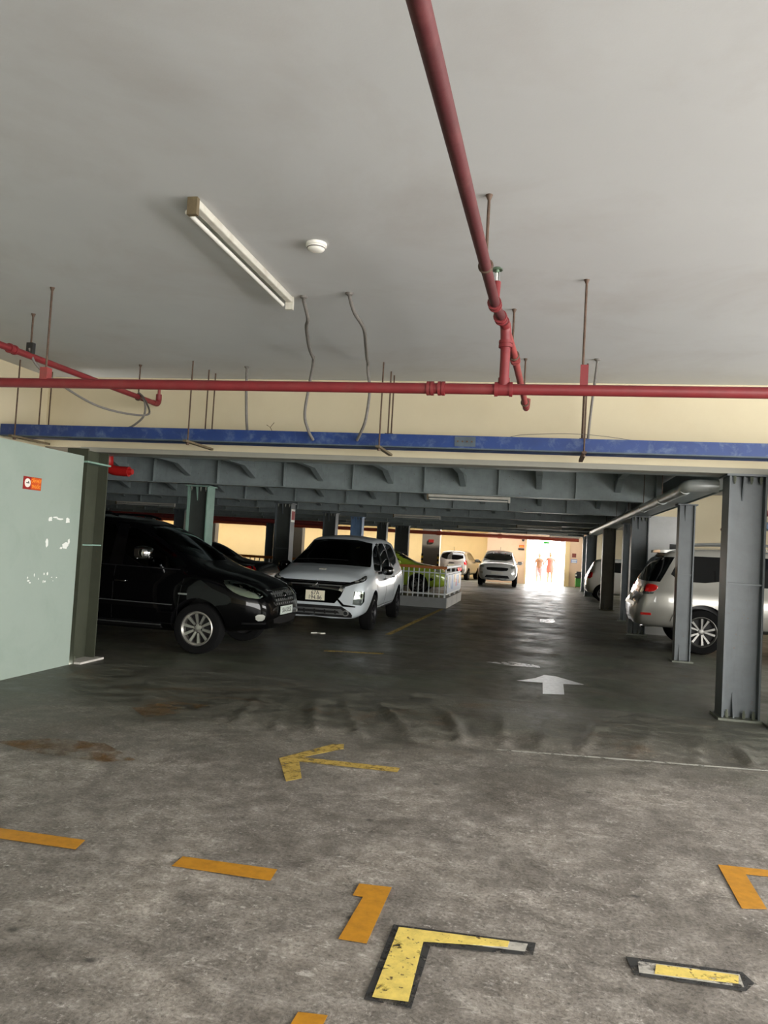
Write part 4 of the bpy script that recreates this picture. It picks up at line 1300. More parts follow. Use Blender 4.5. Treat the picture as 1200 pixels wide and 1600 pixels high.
    def mirror(s, x, y, z, m, size=(.10, .13, .085), m2=None):
        for sg in (-1, 1):
            bm = bmesh.new()
            bmesh.ops.create_uvsphere(bm, u_segments=18, v_segments=12, radius=1.0)
            for v in bm.verts:
                c = v.co
                c.x = max(c.x, -.45)
                q = [math.copysign(abs(t) ** .7, t) for t in c]
                v.co = Vector((x + q[0] * size[0], sg * (y + size[1]) + q[1] * size[1], z + q[2] * size[2]))
            o = s.add('mirror', bm, m)
            bm = bmesh.new()
            cyl(bm, (x, sg * (y - .06), z - size[2] * .7), (x, sg * (y + .06), z - size[2] * .4), .025, 8)
            s.add('mirror_arm', bm, m2 or 'car_black_trim', o)
    def handle(s, x, z, m, ln=.17):
        for sg in (-1, 1):
            h = s.bvh.ray_cast(Vector((x, sg * 5, z)), Vector((0, -sg, 0)))[0]
            y = abs(h.y)
            bm = bmesh.new()
            tube(bm, smooth_path([(x - ln / 2, sg * (y - .005), z), (x - ln * .35, sg * (y + .03), z), (x + ln * .35, sg * (y + .03), z), (x + ln / 2, sg * (y - .005), z)], 4), .013, 8)
            s.add('door_handle', bm, m)
    def seam(s, pts, w=.009):
        """thin dark panel gap along a polyline on the side"""
        q = [np.array(p, float) for p in pts]
        l, r = [], []
        for i in range(len(q)):
            a, b = q[max(i - 1, 0)], q[min(i + 1, len(q) - 1)]
            t = (b - a) / (np.linalg.norm(b - a) + 1e-9)
            n = np.array([-t[1], t[0]]) * w / 2
            l.append(tuple(q[i] + n)); r.append(tuple(q[i] - n))
        s.side('panel_gap', l + r[::-1], 'car_black_trim', off=.0025, depth=.008, step=.12)
    def plate(s, y0, y1, z0, z1, lines, m='plate_white', rear=False, size=.07, x_off=.02):
        xx = 0 if rear else s.L
        h = s.bvh.ray_cast(Vector((-5 if rear else s.L + 5, (y0 + y1) / 2, (z0 + z1) / 2)), Vector((1 if rear else -1, 0, 0)))[0]
        x = h.x - x_off if rear else h.x + x_off
        sg = -1 if rear else 1
        bm = bmesh.new()
        box(bm, x - .006, y0, z0, x + .006, y1, z1)
        o = s.add('number_plate', bm, m, smooth=False)
        R3 = Matrix(((0, 0, sg, x - s.L / 2 + sg * .007), (sg, 0, 0, (y0 + y1) / 2), (0, 1, 0, 0), (0, 0, 0, 1)))
        n = len(lines)
        for i, t in enumerate(lines):
            zc = (z0 + z1) / 2 + ((n - 1) / 2 - i) * (z1 - z0) / n * .92
            text_part('plate_characters', t, size, 'plate_ink', o, Matrix.Translation((0, 0, zc)) @ R3, .002, .9)
        return o

def make_wheel(car, style, detail):
    """tyre with rim (spokes facing +y) and dark brake backing"""
    R = car.wr
    w = .105
    rr = R * .67
    bm = bmesh.new()
    prof = [(rr, -w * .9), (rr + .01, -w), (R * .86, -w * 1.04), (R * .95, -w * .95), (R * .99, -w * .7), (R, -w * .35), (R, w * .35), (R * .99, w * .7), (R * .95, w * .95), (R * .86, w * 1.04), (rr + .01, w), (rr, w * .9), (rr, -w * .9)]
    lathe(bm, prof, axis=(0, 1, 0), seg=40 if detail else 24)
    for g in (-.5, 0, .5):
        pass
    me = finish(bm, True)
    tyre = obj('wheel', me, 'rubber', car.root, world=False)
    bm = bmesh.new()
    lathe(bm, [(0, -.03), (rr, -.03), (rr, -.01), (0, -.01)], axis=(0, 1, 0), seg=32)
    obj('brake_disc', finish(bm, True), 'brake', tyre, world=False)
    bm = bmesh.new()
    lathe(bm, [(rr + .002, w * .92), (rr - .012, w * .98), (rr - .03, w * .75), (rr - .03, 0), (rr + .002, 0)], axis=(0, 1, 0), seg=40)
    n = style.get('n', 5)
    twin = style.get('twin', False)
    hub = style.get('hub', .055)
    sw = style.get('w', .022)
    so = style.get('wo', sw)
    yo, yi = w * .72, w * .55
    def spoke(a, a2, w0, w1):
        p0 = Vector((math.cos(a) * hub * .7, 0, math.sin(a) * hub * .7))
        p1 = Vector((math.cos(a2) * (rr - .01), 0, math.sin(a2) * (rr - .01)))
        t = (p1 - p0).normalized()
        nrm = Vector((-t.z, 0, t.x))
        q = [p0 + nrm * w0, p0 - nrm * w0, p1 - nrm * w1, p1 + nrm * w1]
        hi = [bm.verts.new((c.x, y, c.z)) for c, y in zip(q, (yi, yi, yo, yo))]
        lo = [bm.verts.new((c.x, y - .03, c.z)) for c, y in zip(q, (yi, yi, yo, yo))]
        bm.faces.new(hi); bm.faces.new(lo[::-1])
        for i in range(4):
            j = (i + 1) % 4
            bm.faces.new((lo[i], lo[j], hi[j], hi[i]))
    for k in range(n):
        a = 2 * PI * k / n
        if twin:
            spoke(a - .10, a - style.get('spread', .20), sw, so)
            spoke(a + .10, a + style.get('spread', .20), sw, so)
        else:
            spoke(a, a, sw, so)
    lathe(bm, [(0, w * .62), (.03, w * .62), (hub * .9, w * .55), (hub, w * .4), (hub, 0), (0, 0)], axis=(0, 1, 0), seg=24)
    rim = obj('rim', finish(bm, True, 30), style.get('mat', 'alloy'), tyre, world=False)
    if detail:
        bm = bmesh.new()
        for k in range(5):
            a = 2 * PI * (k + .5) / 5
            c = (math.cos(a) * hub * .85, 0, math.sin(a) * hub * .85)
            cyl(bm, (c[0], w * .5, c[2]), (c[0], w * .58, c[2]), .011, 6)
        obj('wheel_nuts', finish(bm, False), 'brake', tyre, world=False)
    return tyre

def ell(cy, cz, ry, rz, n=24, a0=0):
    return [(cy + ry * math.cos(2 * PI * k / n), cz + rz * math.sin(2 * PI * k / n)) for k in range(n)]

# ---------------- black people carrier
INN = [(0, .40, .62, .70, .45, .55, .52, .40, .02), (.02, .33, .70, .80, .62, .70, .68, .50, .03), (.08, .30, .92, 1.0, .74, .80, .76, .60, .04),
       (.16, .28, 1.02, 1.3, .78, .845, .80, .62, .06), (.30, .27, 1.06, 1.62, .80, .87, .82, .62, .07), (.50, .26, 1.06, 1.69, .81, .88, .83, .62, .07),
       (1.2, .25, 1.05, 1.735, .81, .885, .83, .62, .08), (2.0, .25, 1.04, 1.745, .81, .885, .83, .61, .08), (2.55, .25, 1.03, 1.70, .81, .885, .83, .60, .08),
       (2.85, .25, 1.02, 1.60, .81, .885, .83, .61, .08), (3.25, .25, 1.0, 1.38, .81, .885, .83, .66, .07), (3.6, .25, .985, 1.165, .81, .885, .83, .71, .06),
       (3.75, .25, .975, 1.12, .81, .885, .83, .71, .06), (4.1, .30, .92, 1.04, .80, .87, .80, .65, .06), (4.33, .33, .86, .96, .74, .82, .74, .58, .05),
       (4.46, .34, .80, .88, .67, .745, .68, .52, .05), (4.54, .36, .70, .78, .58, .65, .60, .45, .04), (4.58, .40, .58, .64, .46, .52, .48, .36, .02)]
c = Car('people_carrier', 'black people carrier nosing out beside the mint wall', INN, 'paint_car_black', (-5.66, 10.02, 0), 0.0, axles=(.96, 3.71), wheel_r=.325, track=.765, glass='car_glass', arch=.05)
c.window_side([(2.62, 1.09), (3.52, 1.07), (3.36, 1.20), (3.0, 1.40), (2.72, 1.54), (2.50, 1.585)], 1, True)
c.window_side([(1.55, 1.10), (2.48, 1.09), (2.42, 1.595), (2.1, 1.61), (1.62, 1.615)], 1, True)
c.window_side([(.42, 1.13), (1.43, 1.11), (1.48, 1.61), (.9, 1.60), (.55, 1.56)], 1, True)
c.window_front([(-.70, 1.18), (.70, 1.18), (.57, 1.60), (0, 1.64), (-.57, 1.60)], 1, True)
c.rear('rear_window', [(-.58, 1.10), (.58, 1.10), (.52, 1.52), (-.52, 1.52)], 'car_glass_dark', rnd=1)
c.body((.5, 3.35, .62))
c.wheels(dict(n=10, w=.013, wo=.020, hub=.062, mat='alloy_bright'))
c.seam([(2.50, .38), (2.52, .7), (2.50, 1.06)]); c.seam([(3.42, .42), (3.46, .75), (3.50, 1.04)]); c.seam([(1.46, .45), (1.46, 1.08)]); c.seam([(1.46, .36), (3.40, .36)])
c.side('side_moulding', [(.5 + 1.0, .565), (3.36, .545), (3.36, .60), (1.5, .625)], 'car_gloss_black', off=.018, depth=.03)
c.side('moulding_strip', [(1.5, .622), (3.36, .602), (3.36, .612), (1.5, .632)], 'satin_chrome', off=.021, depth=.03, label='silver strip along the doors')
c.side('sill_step', [(1.45, .29), (3.2, .29), (3.2, .335), (1.45, .335)], 'car_black_trim', off=.05, depth=.08)
c.side('sill_strip', [(1.45, .333), (3.2, .333), (3.2, .345), (1.45, .345)], 'satin_chrome', off=.052, depth=.06)
c.side('window_frame', [(2.40, 1.07), (2.60, 1.07), (2.54, 1.61), (2.40, 1.62)], 'car_gloss_black', off=.007, depth=.02)
c.side('belt_strip', [(.45, 1.085), (2.0, 1.065), (3.4, 1.05), (3.4, 1.062), (2.0, 1.078), (.45, 1.10)], 'car_black_trim', off=.008)
c.mirror(2.96, .84, 1.25, 'chrome', (.13, .13, .09))
c.handle(2.62, .87, 'chrome'); c.handle(1.62, .88, 'chrome')
c.side('fender_badge', [(3.44, .745), (3.56, .745), (3.56, .765), (3.44, .765)], 'satin_chrome', off=.006)
for sg in (-1, 1):
    bm = bmesh.new(); tube(bm, smooth_path([(.55, sg * .60, 1.66), (.70, sg * .61, 1.72), (1.4, sg * .61, 1.76), (2.1, sg * .60, 1.765), (2.35, sg * .60, 1.72)]), .016, 8)
    c.add('roof_rail', bm, 'car_gloss_black')
# headlamps wrap round the corner
hl = [(3.98, .80, .955), (4.15, .80, .965), (4.30, .70, .925), (4.42, .58, .86), (4.50, .46, .765), (4.40, .62, .745), (4.25, .76, .765), (4.10, .83, .84)]
for o in c.corner('headlamp', hl, 'lamp_shell', .85, off=.004, depth=.02, step=.05, rnd=1):
    o['label'] = 'clear headlamp with silver reflectors'
hr = [(4.10, .80, .93), (4.24, .73, .91), (4.28, .72, .82), (4.16, .79, .81)]
c.corner('headlamp_reflector', hr, 'lamp_silver', .85, off=.010, depth=.02, step=.04, rnd=2)
hr = [(4.30, .69, .89), (4.42, .58, .84), (4.46, .54, .77), (4.32, .69, .77)]
c.corner('headlamp_reflector', hr, 'lamp_silver', .85, off=.010, depth=.02, step=.04, rnd=2)
hr = [(4.02, .82, .945), (4.08, .81, .95), (4.13, .80, .83), (4.09, .82, .85)]
c.corner('indicator', hr, 'lamp_silver', .85, off=.010, depth=.02, step=.04, rnd=1)
c.corner('headlamp_lens', hl, 'lens', .85, off=.020, depth=.006, step=.05, rnd=1)
# grille
c.front('grille', [(-.44, .84), (.44, .84), (.38, .70), (.30, .64), (-.30, .64), (-.38, .70)], 'car_black_trim', off=.008, rnd=1)
for k in range(3):
    z = .68 + k * .055
    c.front('grille_slat', [(-.36 - .02 * k, z), (.36 + .02 * k, z), (.36 + .02 * k, z + .022), (-.36 - .02 * k, z + .022)], 'satin_chrome' if k == 2 else 'car_gloss_black', off=.022, depth=.02)
for k in range(9):
    y = -.32 + k * .08
    c.front('grille_bar', [(y - .006, .655), (y + .006, .655), (y + .006, .83), (y - .006, .83)], 'satin_chrome', off=.014, depth=.01)
c.front('grille_frame', [(-.46, .86), (.46, .86), (.45, .835), (-.45, .835)], 'chrome', off=.022)
eb = c.front('emblem', ell(0, .765, .068, .045), 'chrome', off=.036, depth=.012, label='oval chrome emblem')
c.front('emblem_center', ell(0, .765, .054, .034), 'car_gloss_black', parent=eb, off=.038, depth=.008)
c.front('emblem_ring', ell(0, .772, .022, .026, 16), 'chrome', parent=eb, off=.041, depth=.008)
c.front('emblem_bar', ell(0, .782, .044, .012, 16), 'chrome', parent=eb, off=.042, depth=.006)
c.front('lower_intake', [(-.46, .50), (.46, .50), (.42, .40), (-.42, .40)], 'car_black_trim', off=.008, rnd=1)
fl = [(4.38, .70, .55), (4.48, .60, .55), (4.48, .60, .47), (4.40, .68, .46)]
c.corner('fog_lamp', fl, 'lamp_silver', .75, off=.010, depth=.02, step=.04, rnd=1)
c.corner('bumper_slot', [(4.28, .78, .44), (4.52, .58, .44), (4.52, .58, .415), (4.28, .78, .415)], 'car_black_trim', .75, off=.006)
c.plate(-.235, .235, .52, .63, ['51A-535.52'], 'plate_grey', size=.088, x_off=.022)
c.side('mud_flap', [(3.26, .12), (3.33, .12), (3.35, .36), (3.28, .36)], 'car_black_trim', off=.0, depth=.2)
# seats
for sx in (1.25, 2.25):
    for sg in (-1, 1):
        bm = bmesh.new()
        box(bm, sx - .12, sg * .38 - .23, .62, sx + .10, sg * .38 + .23, 1.18)
        box(bm, sx, sg * .38 - .23, .62, sx + .48, sg * .38 + .23, .78)
        o = c.add('seat', bm, 'seat_beige', smooth=False)
        md = o.modifiers.new('bevel', 'BEVEL'); md.width = .05; md.segments = 3
        bm = bmesh.new()
        box(bm, sx - .10, sg * .38 - .13, 1.22, sx + .02, sg * .38 + .13, 1.40)
        h = c.add('headrest', bm, 'seat_beige', o, smooth=False)
        md = h.modifiers.new('bevel', 'BEVEL'); md.width = .045; md.segments = 3
bm = bmesh.new(); tube(bm, [(2.95 + .04 * math.cos(t), -.0 + .38 + .18 * math.sin(t), 1.02 + .17 * math.cos(t)) for t in np.linspace(0, 2 * PI, 25)], .014, 6)
c.add('steering_wheel', bm, 'car_black_trim')
bm = bmesh.new(); box(bm, 2.98, -.68, .7, 3.3, .68, 1.0)
c.add('dashboard', bm, 'car_interior', smooth=False)

# ---------------- white people carrier
XPA = [(0, .42, .70, .78, .50, .58, .55, .42, .02), (.03, .34, .85, .95, .66, .74, .70, .52, .03), (.10, .32, .98, 1.12, .74, .82, .78, .60, .05),
       (.25, .30, 1.05, 1.48, .78, .86, .81, .60, .07), (.45, .29, 1.06, 1.63, .80, .87, .82, .60, .07), (1.2, .28, 1.04, 1.69, .80, .875, .82, .60, .08),
       (1.9, .28, 1.0, 1.695, .80, .875, .82, .60, .08), (2.45, .28, .98, 1.66, .80, .875, .82, .60, .08), (2.75, .28, .97, 1.56, .80, .875, .82, .61, .08),
       (3.2, .28, .96, 1.30, .80, .875, .825, .70, .06), (3.5, .28, .96, 1.145, .80, .875, .835, .77, .05), (3.9, .28, .95, 1.09, .80, .875, .82, .71, .05),
       (4.15, .26, .93, 1.035, .78, .86, .80, .66, .05), (4.32, .25, .90, .985, .75, .83, .77, .63, .05), (4.40, .25, .86, .93, .71, .79, .73, .60, .05),
       (4.45, .26, .78, .85, .66, .73, .68, .56, .04), (4.475, .29, .68, .74, .58, .64, .60, .50, .03)]
c = Car('people_carrier', 'pearl white people carrier facing the viewer', XPA, 'paint_car_pearl', (-3.78, 12.6 + 4.475 / 2, 0), -PI / 2 + .03, axles=(.84, 3.615), wheel_r=.325, track=.765, glass='car_glass', arch=.05)
c.window_side([(2.55, 1.04), (3.42, 1.03), (3.25, 1.15), (2.90, 1.38), (2.62, 1.50), (2.48, 1.52)], 1, True)
c.window_side([(1.60, 1.07), (2.46, 1.04), (2.42, 1.54), (2.1, 1.56), (1.66, 1.565)], 1, True)
c.window_side([(.62, 1.20), (1.50, 1.08), (1.56, 1.56), (1.1, 1.56), (.72, 1.50)], 1, True)
c.window_front([(-.735, 1.115), (-.3, 1.128), (.3, 1.128), (.735, 1.115), (.725, 1.16), (.585, 1.545), (.3, 1.595), (-.3, 1.595), (-.585, 1.545), (-.725, 1.16)], 0, True)
c.rear('rear_window', [(-.58, 1.10), (.58, 1.10), (.52, 1.46), (-.52, 1.46)], 'car_glass_dark', rnd=1)
c.body((.5, 3.25, .62))
c.wheels(dict(n=5, twin=True, spread=.26, w=.016, wo=.02, hub=.05, mat='alloy_dark'))
c.seam([(2.46, .40), (2.48, .7), (2.46, 1.0)]); c.seam([(3.36, .45), (3.40, .75), (3.42, 1.0)]); c.seam([(1.50, .50), (1.50, 1.02)]); c.seam([(1.3, .40), (3.2, .40)])
c.side('window_strip', [(.60, 1.18), (1.5, 1.06), (2.4, 1.025), (3.45, 1.01), (3.45, 1.022), (2.4, 1.038), (1.5, 1.073), (.60, 1.193)], 'satin_chrome', off=.008)
c.side('window_pillar', [(2.40, 1.03), (2.55, 1.03), (2.52, 1.54), (2.38, 1.555)], 'car_gloss_black', off=.007)
c.side('window_pillar', [(1.50, 1.07), (1.60, 1.06), (1.65, 1.565), (1.56, 1.565)], 'car_gloss_black', off=.007)
c.side('sill', [(1.2, .28), (3.25, .28), (3.25, .36), (1.2, .36)], 'satin_chrome', off=.010)
c.mirror(3.10, .88, 1.06, 'car_gloss_black', (.09, .11, .085))
c.handle(2.60, .88, 'satin_chrome'); c.handle(1.66, .90, 'satin_chrome')
# shield front
c.front('grille', [(-.66, .865), (.66, .865), (.52, .80), (.44, .62), (.34, .50), (-.34, .50), (-.44, .62), (-.52, .80)], 'car_gloss_black', off=.008, step=.05)
for k, z in enumerate((.835, .79)):
    c.front('grille_slat', [(-.50, z), (.50, z), (.50, z + .018), (-.50, z + .018)], 'satin_chrome' if k == 1 else 'car_black_trim', off=.018, depth=.02)
for sg in (-1, 1):
    c.front('chrome_blade', [(sg * .43, .80), (sg * .64, .855), (sg * .66, .84), (sg * .50, .78), (sg * .40, .58), (sg * .36, .58)], 'chrome', off=.020, depth=.025, step=.05)
    c.front('black_blade', [(sg * .36, .58), (sg * .40, .58), (sg * .50, .49), (sg * .70, .47), (sg * .70, .45), (sg * .48, .455)], 'car_gloss_black', off=.016, depth=.02, step=.05)
dl = [(4.06, .84, .985), (4.20, .80, .965), (4.36, .68, .90), (4.42, .56, .862), (4.41, .60, .835), (4.33, .72, .865), (4.18, .82, .915)]
c.corner('position_lamp', dl, 'lamp_dark', .6, off=.010, depth=.02, step=.05, rnd=1)
for t0 in (0.15, .45, .72):
    a = Vector((4.12, .82, .955)).lerp(Vector((4.41, .58, .855)), t0)
    c.corner('lamp_element', [(a.x - .03, a.y + .025, a.z + .018), (a.x + .035, a.y - .025, a.z + .004), (a.x + .03, a.y - .025, a.z - .016), (a.x - .03, a.y + .025, a.z - .004)], 'lamp_silver', .6, off=.016, depth=.012, step=.05, rnd=1)
hl = [(4.30, .78, .72), (4.41, .63, .72), (4.43, .62, .50), (4.35, .74, .485), (4.30, .78, .55)]
c.corner('headlamp', hl, 'lamp_dark', .6, off=.010, depth=.02, step=.05)
c.corner('headlamp_reflector', [(4.31, .765, .705), (4.40, .645, .705), (4.42, .635, .595), (4.32, .765, .595)], 'lamp_silver', .6, off=.017, depth=.02, step=.04)
for k in range(2):
    c.corner('reflector_cell', [(4.33, .745 - .06 * k, .685), (4.355, .705 - .06 * k, .685), (4.36, .70 - .06 * k, .62), (4.335, .745 - .06 * k, .62)], 'lamp_dark', .6, off=.021, depth=.01, step=.04, rnd=1)
c.corner('indicator', [(4.33, .755, .575), (4.42, .64, .575), (4.43, .63, .51), (4.36, .725, .50)], 'lamp_dark', .6, off=.017, depth=.02, step=.04)
c.corner('headlamp_lens', hl, 'lens', .6, off=.026, depth=.005, step=.05)
c.front('lower_intake', [(-.46, .455), (.46, .455), (.62, .36), (.68, .27), (-.68, .27), (-.62, .36)], 'car_black_trim', off=.008, step=.05)
c.front('skid_plate', [(-.46, .405), (.46, .405), (.56, .33), (.50, .31), (-.50, .31), (-.56, .33)], 'satin_chrome', off=.016, step=.06)
for k in range(5):
    y = -.36 + k * .18
    c.front('intake_fin', [(y - .012, .385), (y + .012, .385), (y + .02, .32), (y - .004, .32)], 'car_black_trim', off=.024, depth=.02)
c.front('skid_slot', [(-.40, .375), (.40, .375), (.44, .335), (-.44, .335)], 'car_black_trim', off=.019, depth=.01)
for sg in (-1, 1):
    f = c.front('fog_lamp', ell(sg * .545, .345, .055, .05), 'satin_chrome', off=.024, depth=.03, step=.05)
    c.front('fog_lens', ell(sg * .545, .345, .036, .033), 'lamp_dark', parent=f, off=.032, depth=.02, step=.05)
# three diamond emblem
def rhomb(cy, cz, ang, l=.052, w=.030):
    d = (math.sin(ang), math.cos(ang)); n = (d[1], -d[0])
    return [(cy, cz), (cy + d[0] * l + n[0] * w, cz + d[1] * l + n[1] * w), (cy + d[0] * 2 * l, cz + d[1] * 2 * l), (cy + d[0] * l - n[0] * w, cz + d[1] * l - n[1] * w)]
for a in (0, 2 * PI / 3, -2 * PI / 3):
    c.front('emblem_diamond', rhomb(0, .80, a, .038, .023), 'chrome', off=.034, depth=.012)
c.plate(-.165, .165, .535, .70, ['67A', '194.86'], 'plate_white', size=.098, x_off=.022)
c.patch('bonnet_mark', [(4.05, -.06, 1), (4.10, -.06, 1), (4.10, .06, 1), (4.05, .06, 1)], (0, 0, -1), 'paper', off=.004, depth=.006)
for (y, z, w_, h_, m, nm) in ((.36, 1.30, .10, .075, 'paper', 'permit_card'), (.35, 1.40, .06, .11, 'paper_yellow', 'permit_card')):
    c.front(nm, [(y - w_ / 2, z - h_ / 2), (y + w_ / 2, z - h_ / 2 + .02), (y + w_ / 2 + .01, z + h_ / 2 + .02), (y - w_ / 2 + .01, z + h_ / 2)], m, off=-.02, depth=.004)
for sx in (1.2, 2.2):
    for sg in (-1, 1):
        bm = bmesh.new()
        box(bm, sx - .12, sg * .38 - .23, .62, sx + .10, sg * .38 + .23, 1.16)
        o = c.add('seat', bm, 'car_interior', smooth=False)
        bm = bmesh.new(); box(bm, sx - .10, sg * .38 - .13, 1.19, sx + .02, sg * .38 + .13, 1.36)
        c.add('headrest', bm, 'car_interior', o, smooth=False)
bm = bmesh.new(); tube(bm, smooth_path([(3.42, -.66, 1.19), (3.40, -.2, 1.215), (3.40, .3, 1.215)], 4), .008, 6)
c.add('wiper', bm, 'car_black_trim')

# ---------------- silver off-roader on the right
FOR = [(0, .52, .72, .78, .60, .70, .68, .50, .02), (.03, .44, .80, .86, .74, .82, .80, .62, .03), (.10, .42, .92, .98, .82, .90, .86, .68, .04),
       (.16, .41, 1.08, 1.16, .83, .915, .86, .69, .05), (.40, .40, 1.12, 1.60, .84, .92, .86, .68, .07), (.58, .40, 1.12, 1.74, .84, .92, .86, .68, .07),
       (1.5, .40, 1.11, 1.80, .84, .92, .86, .68, .08), (2.4, .40, 1.09, 1.79, .84, .92, .86, .67, .08), (2.75, .40, 1.08, 1.70, .84, .92, .86, .68, .08),
       (3.3, .40, 1.06, 1.36, .84, .92, .86, .72, .07), (3.55, .40, 1.05, 1.22, .84, .92, .86, .74, .06), (4.2, .40, 1.0, 1.13, .83, .90, .83, .70, .06),
       (4.5, .40, .92, 1.03, .78, .84, .76, .64, .06), (4.65, .42, .78, .86, .68, .74, .66, .54, .05), (4.7, .48, .68, .74, .56, .62, .56, .44, .03)]
c = Car('off_roader', 'silver off roader with its tail out past the right columns', FOR, 'paint_car_silver', (1.62 + 2.35, 14.58, 0), 0.0, axles=(1.06, 3.81), wheel_r=.375, track=.80, arch=.06)
c.window_side([(.50, 1.20), (1.30, 1.19), (1.62, 1.38), (1.60, 1.64), (.72, 1.63)], 1)
c.window_side([(1.72, 1.17), (2.5, 1.16), (2.46, 1.66), (1.70, 1.66)], 1)
c.window_side([(2.58, 1.16), (3.4, 1.14), (3.0, 1.44), (2.66, 1.62), (2.54, 1.65)], 1)
c.window_front([(-.72, 1.24), (.72, 1.24), (.62, 1.68), (-.62, 1.68)])
c.rear('rear_window', [(-.76, 1.17), (.76, 1.17), (.64, 1.62), (-.64, 1.62)], 'car_glass_dark', rnd=0)
c.corner('rear_pillar_glass', [(.16, .80, 1.17), (.36, .86, 1.17), (.56, .78, 1.60), (.40, .66, 1.60)], 'car_glass_dark', .8, rear=True, off=.010, rnd=0)
c.body()
c.wheels(dict(n=5, twin=True, spread=.25, w=.012, wo=.019, hub=.06))
c.corner('tail_lamp', [(.10, .78, 1.13), (.26, .88, 1.13), (.34, .905, 1.08), (.28, .90, .99), (.10, .82, 1.0)], 'lamp_red', .85, rear=True, off=.016, depth=.03, step=.05, rnd=1)
c.corner('lamp_strip', [(.06, .80, 1.0), (.30, .905, 1.0), (.28, .905, .955), (.06, .82, .955)], 'chrome', .85, rear=True, off=.014, depth=.02, step=.05, rnd=1)
c.rear('tailgate_garnish', [(-.55, 1.06), (.55, 1.06), (.55, .97), (-.55, .97)], 'chrome', off=.020, depth=.02)
c.plate(-.19, .19, .79, .93, [], 'plate_white', rear=True)
c.rear('bumper_step', [(-.62, .80), (.62, .80), (.62, .74), (-.62, .74)], 'satin_chrome', off=.02)
c.corner('bumper_reflector', [(.10, .86, .64), (.24, .905, .64), (.24, .905, .60), (.10, .86, .60)], 'lamp_red', .85, rear=True, off=.008, step=.05)
c.seam([(1.66, .45), (1.66, 1.12)]); c.seam([(2.54, .45), (2.54, 1.1)]); c.seam([(3.44, .6), (3.46, 1.05)])
arc = [(1.06 + .52 * math.cos(t), .39 + .52 * math.sin(t)) for t in np.linspace(.05, PI - .25, 22)]
arc2 = [(1.06 + .435 * math.cos(t), .39 + .435 * math.sin(t)) for t in np.linspace(PI - .25, .05, 22)]
c.side('wheel_flare', arc + arc2, 'paint_car_silver', off=.03, depth=.05, step=.07)
arc = [(3.81 + .52 * math.cos(t), .39 + .52 * math.sin(t)) for t in np.linspace(.15, PI - .1, 22)]
arc2 = [(3.81 + .435 * math.cos(t), .39 + .435 * math.sin(t)) for t in np.linspace(PI - .1, .15, 22)]
c.side('wheel_flare', arc + arc2, 'paint_car_silver', off=.03, depth=.05, step=.07)
c.side('sill_step', [(1.6, .40), (3.3, .40), (3.3, .46), (1.6, .46)], 'satin_chrome', off=.06, depth=.1)
c.handle(1.80, 1.0, 'chrome'); c.handle(2.70, .99, 'chrome')
c.mirror(3.2, .88, 1.16, 'chrome')
for sg in (-1, 1):
    bm = bmesh.new(); tube(bm, smooth_path([(.75, sg * .62, 1.74), (.85, sg * .63, 1.82), (1.6, sg * .63, 1.87), (2.3, sg * .62, 1.86), (2.45, sg * .62, 1.77)]), .022, 8)
    c.add('roof_rail', bm, 'satin_chrome')
    bm = bmesh.new(); box(bm, .74, sg * .62 - .03, 1.70, .86, sg * .62 + .03, 1.85)
    c.add('rail_foot', bm, 'car_black_trim', smooth=False)
bm = bmesh.new(); box(bm, .40, -.55, 1.67, .62, .55, 1.72)
c.add('spoiler', bm, 'paint_car_silver', smooth=False)
bm = bmesh.new(); cyl(bm, (.12, -.55, .40), (.42, -.55, .42), .03, 12)
c.add('exhaust', bm, 'chrome')

# ---------------- white compact off-roader by the exit
ECO = [(0, .45, .75, .82, .55, .64, .62, .48, .02), (.05, .36, .92, 1.0, .72, .80, .78, .58, .04), (.20, .34, 1.05, 1.4, .78, .86, .82, .60, .06),
       (.45, .32, 1.06, 1.60, .80, .875, .83, .60, .07), (1.5, .30, 1.04, 1.655, .80, .88, .83, .60, .08), (2.1, .30, 1.02, 1.62, .80, .88, .83, .60, .08),
       (2.4, .30, 1.01, 1.54, .80, .88, .83, .61, .08), (2.95, .30, 1.0, 1.24, .80, .88, .83, .69, .06), (3.15, .30, .99, 1.14, .80, .88, .83, .71, .06),
       (3.6, .30, .96, 1.09, .80, .875, .82, .68, .06), (3.85, .28, .92, 1.03, .76, .84, .78, .63, .06), (4.0, .28, .84, .93, .68, .76, .70, .56, .05), (4.08, .32, .70, .78, .56, .62, .58, .46, .03)]
c = Car('compact_off_roader', 'white compact off roader parked left of the bright exit', ECO, 'paint_car_white', (-1.93, 35.0 + 2.04, 0), -PI / 2 + .02, axles=(.72, 3.25), wheel_r=.33, track=.77, res=.7)
c.window_side([(.6, 1.12), (1.5, 1.08), (2.3, 1.06), (2.95, 1.06), (2.6, 1.30), (2.25, 1.46), (1.5, 1.52), (.7, 1.48)], 1)
c.window_front([(-.70, 1.16), (.70, 1.16), (.57, 1.53), (-.57, 1.53)])
c.body()
c.wheels(dict(n=5, w=.03, hub=.05), False)
c.front('grille', [(-.46, .86), (.46, .86), (.50, .80), (.42, .70), (-.42, .70), (-.50, .80)], 'car_black_trim', off=.01, rnd=1)
c.front('grille_slat', [(-.40, .785), (.40, .785), (.40, .80), (-.40, .80)], 'car_gloss_black', off=.02)
c.plate(-.26, .26, .555, .665, [], 'sign_white')
c.front('lower_intake', [(-.48, .50), (.48, .50), (.56, .38), (-.56, .38)], 'car_black_trim', off=.01)
c.front('skid_plate', [(-.45, .37), (.45, .37), (.42, .31), (-.42, .31)], 'satin_chrome', off=.014)
c.corner('headlamp', [(3.72, .80, .98), (3.90, .68, .95), (3.98, .56, .90), (3.97, .58, .82), (3.85, .74, .85)], 'lamp_silver', .6, off=.01, step=.08)
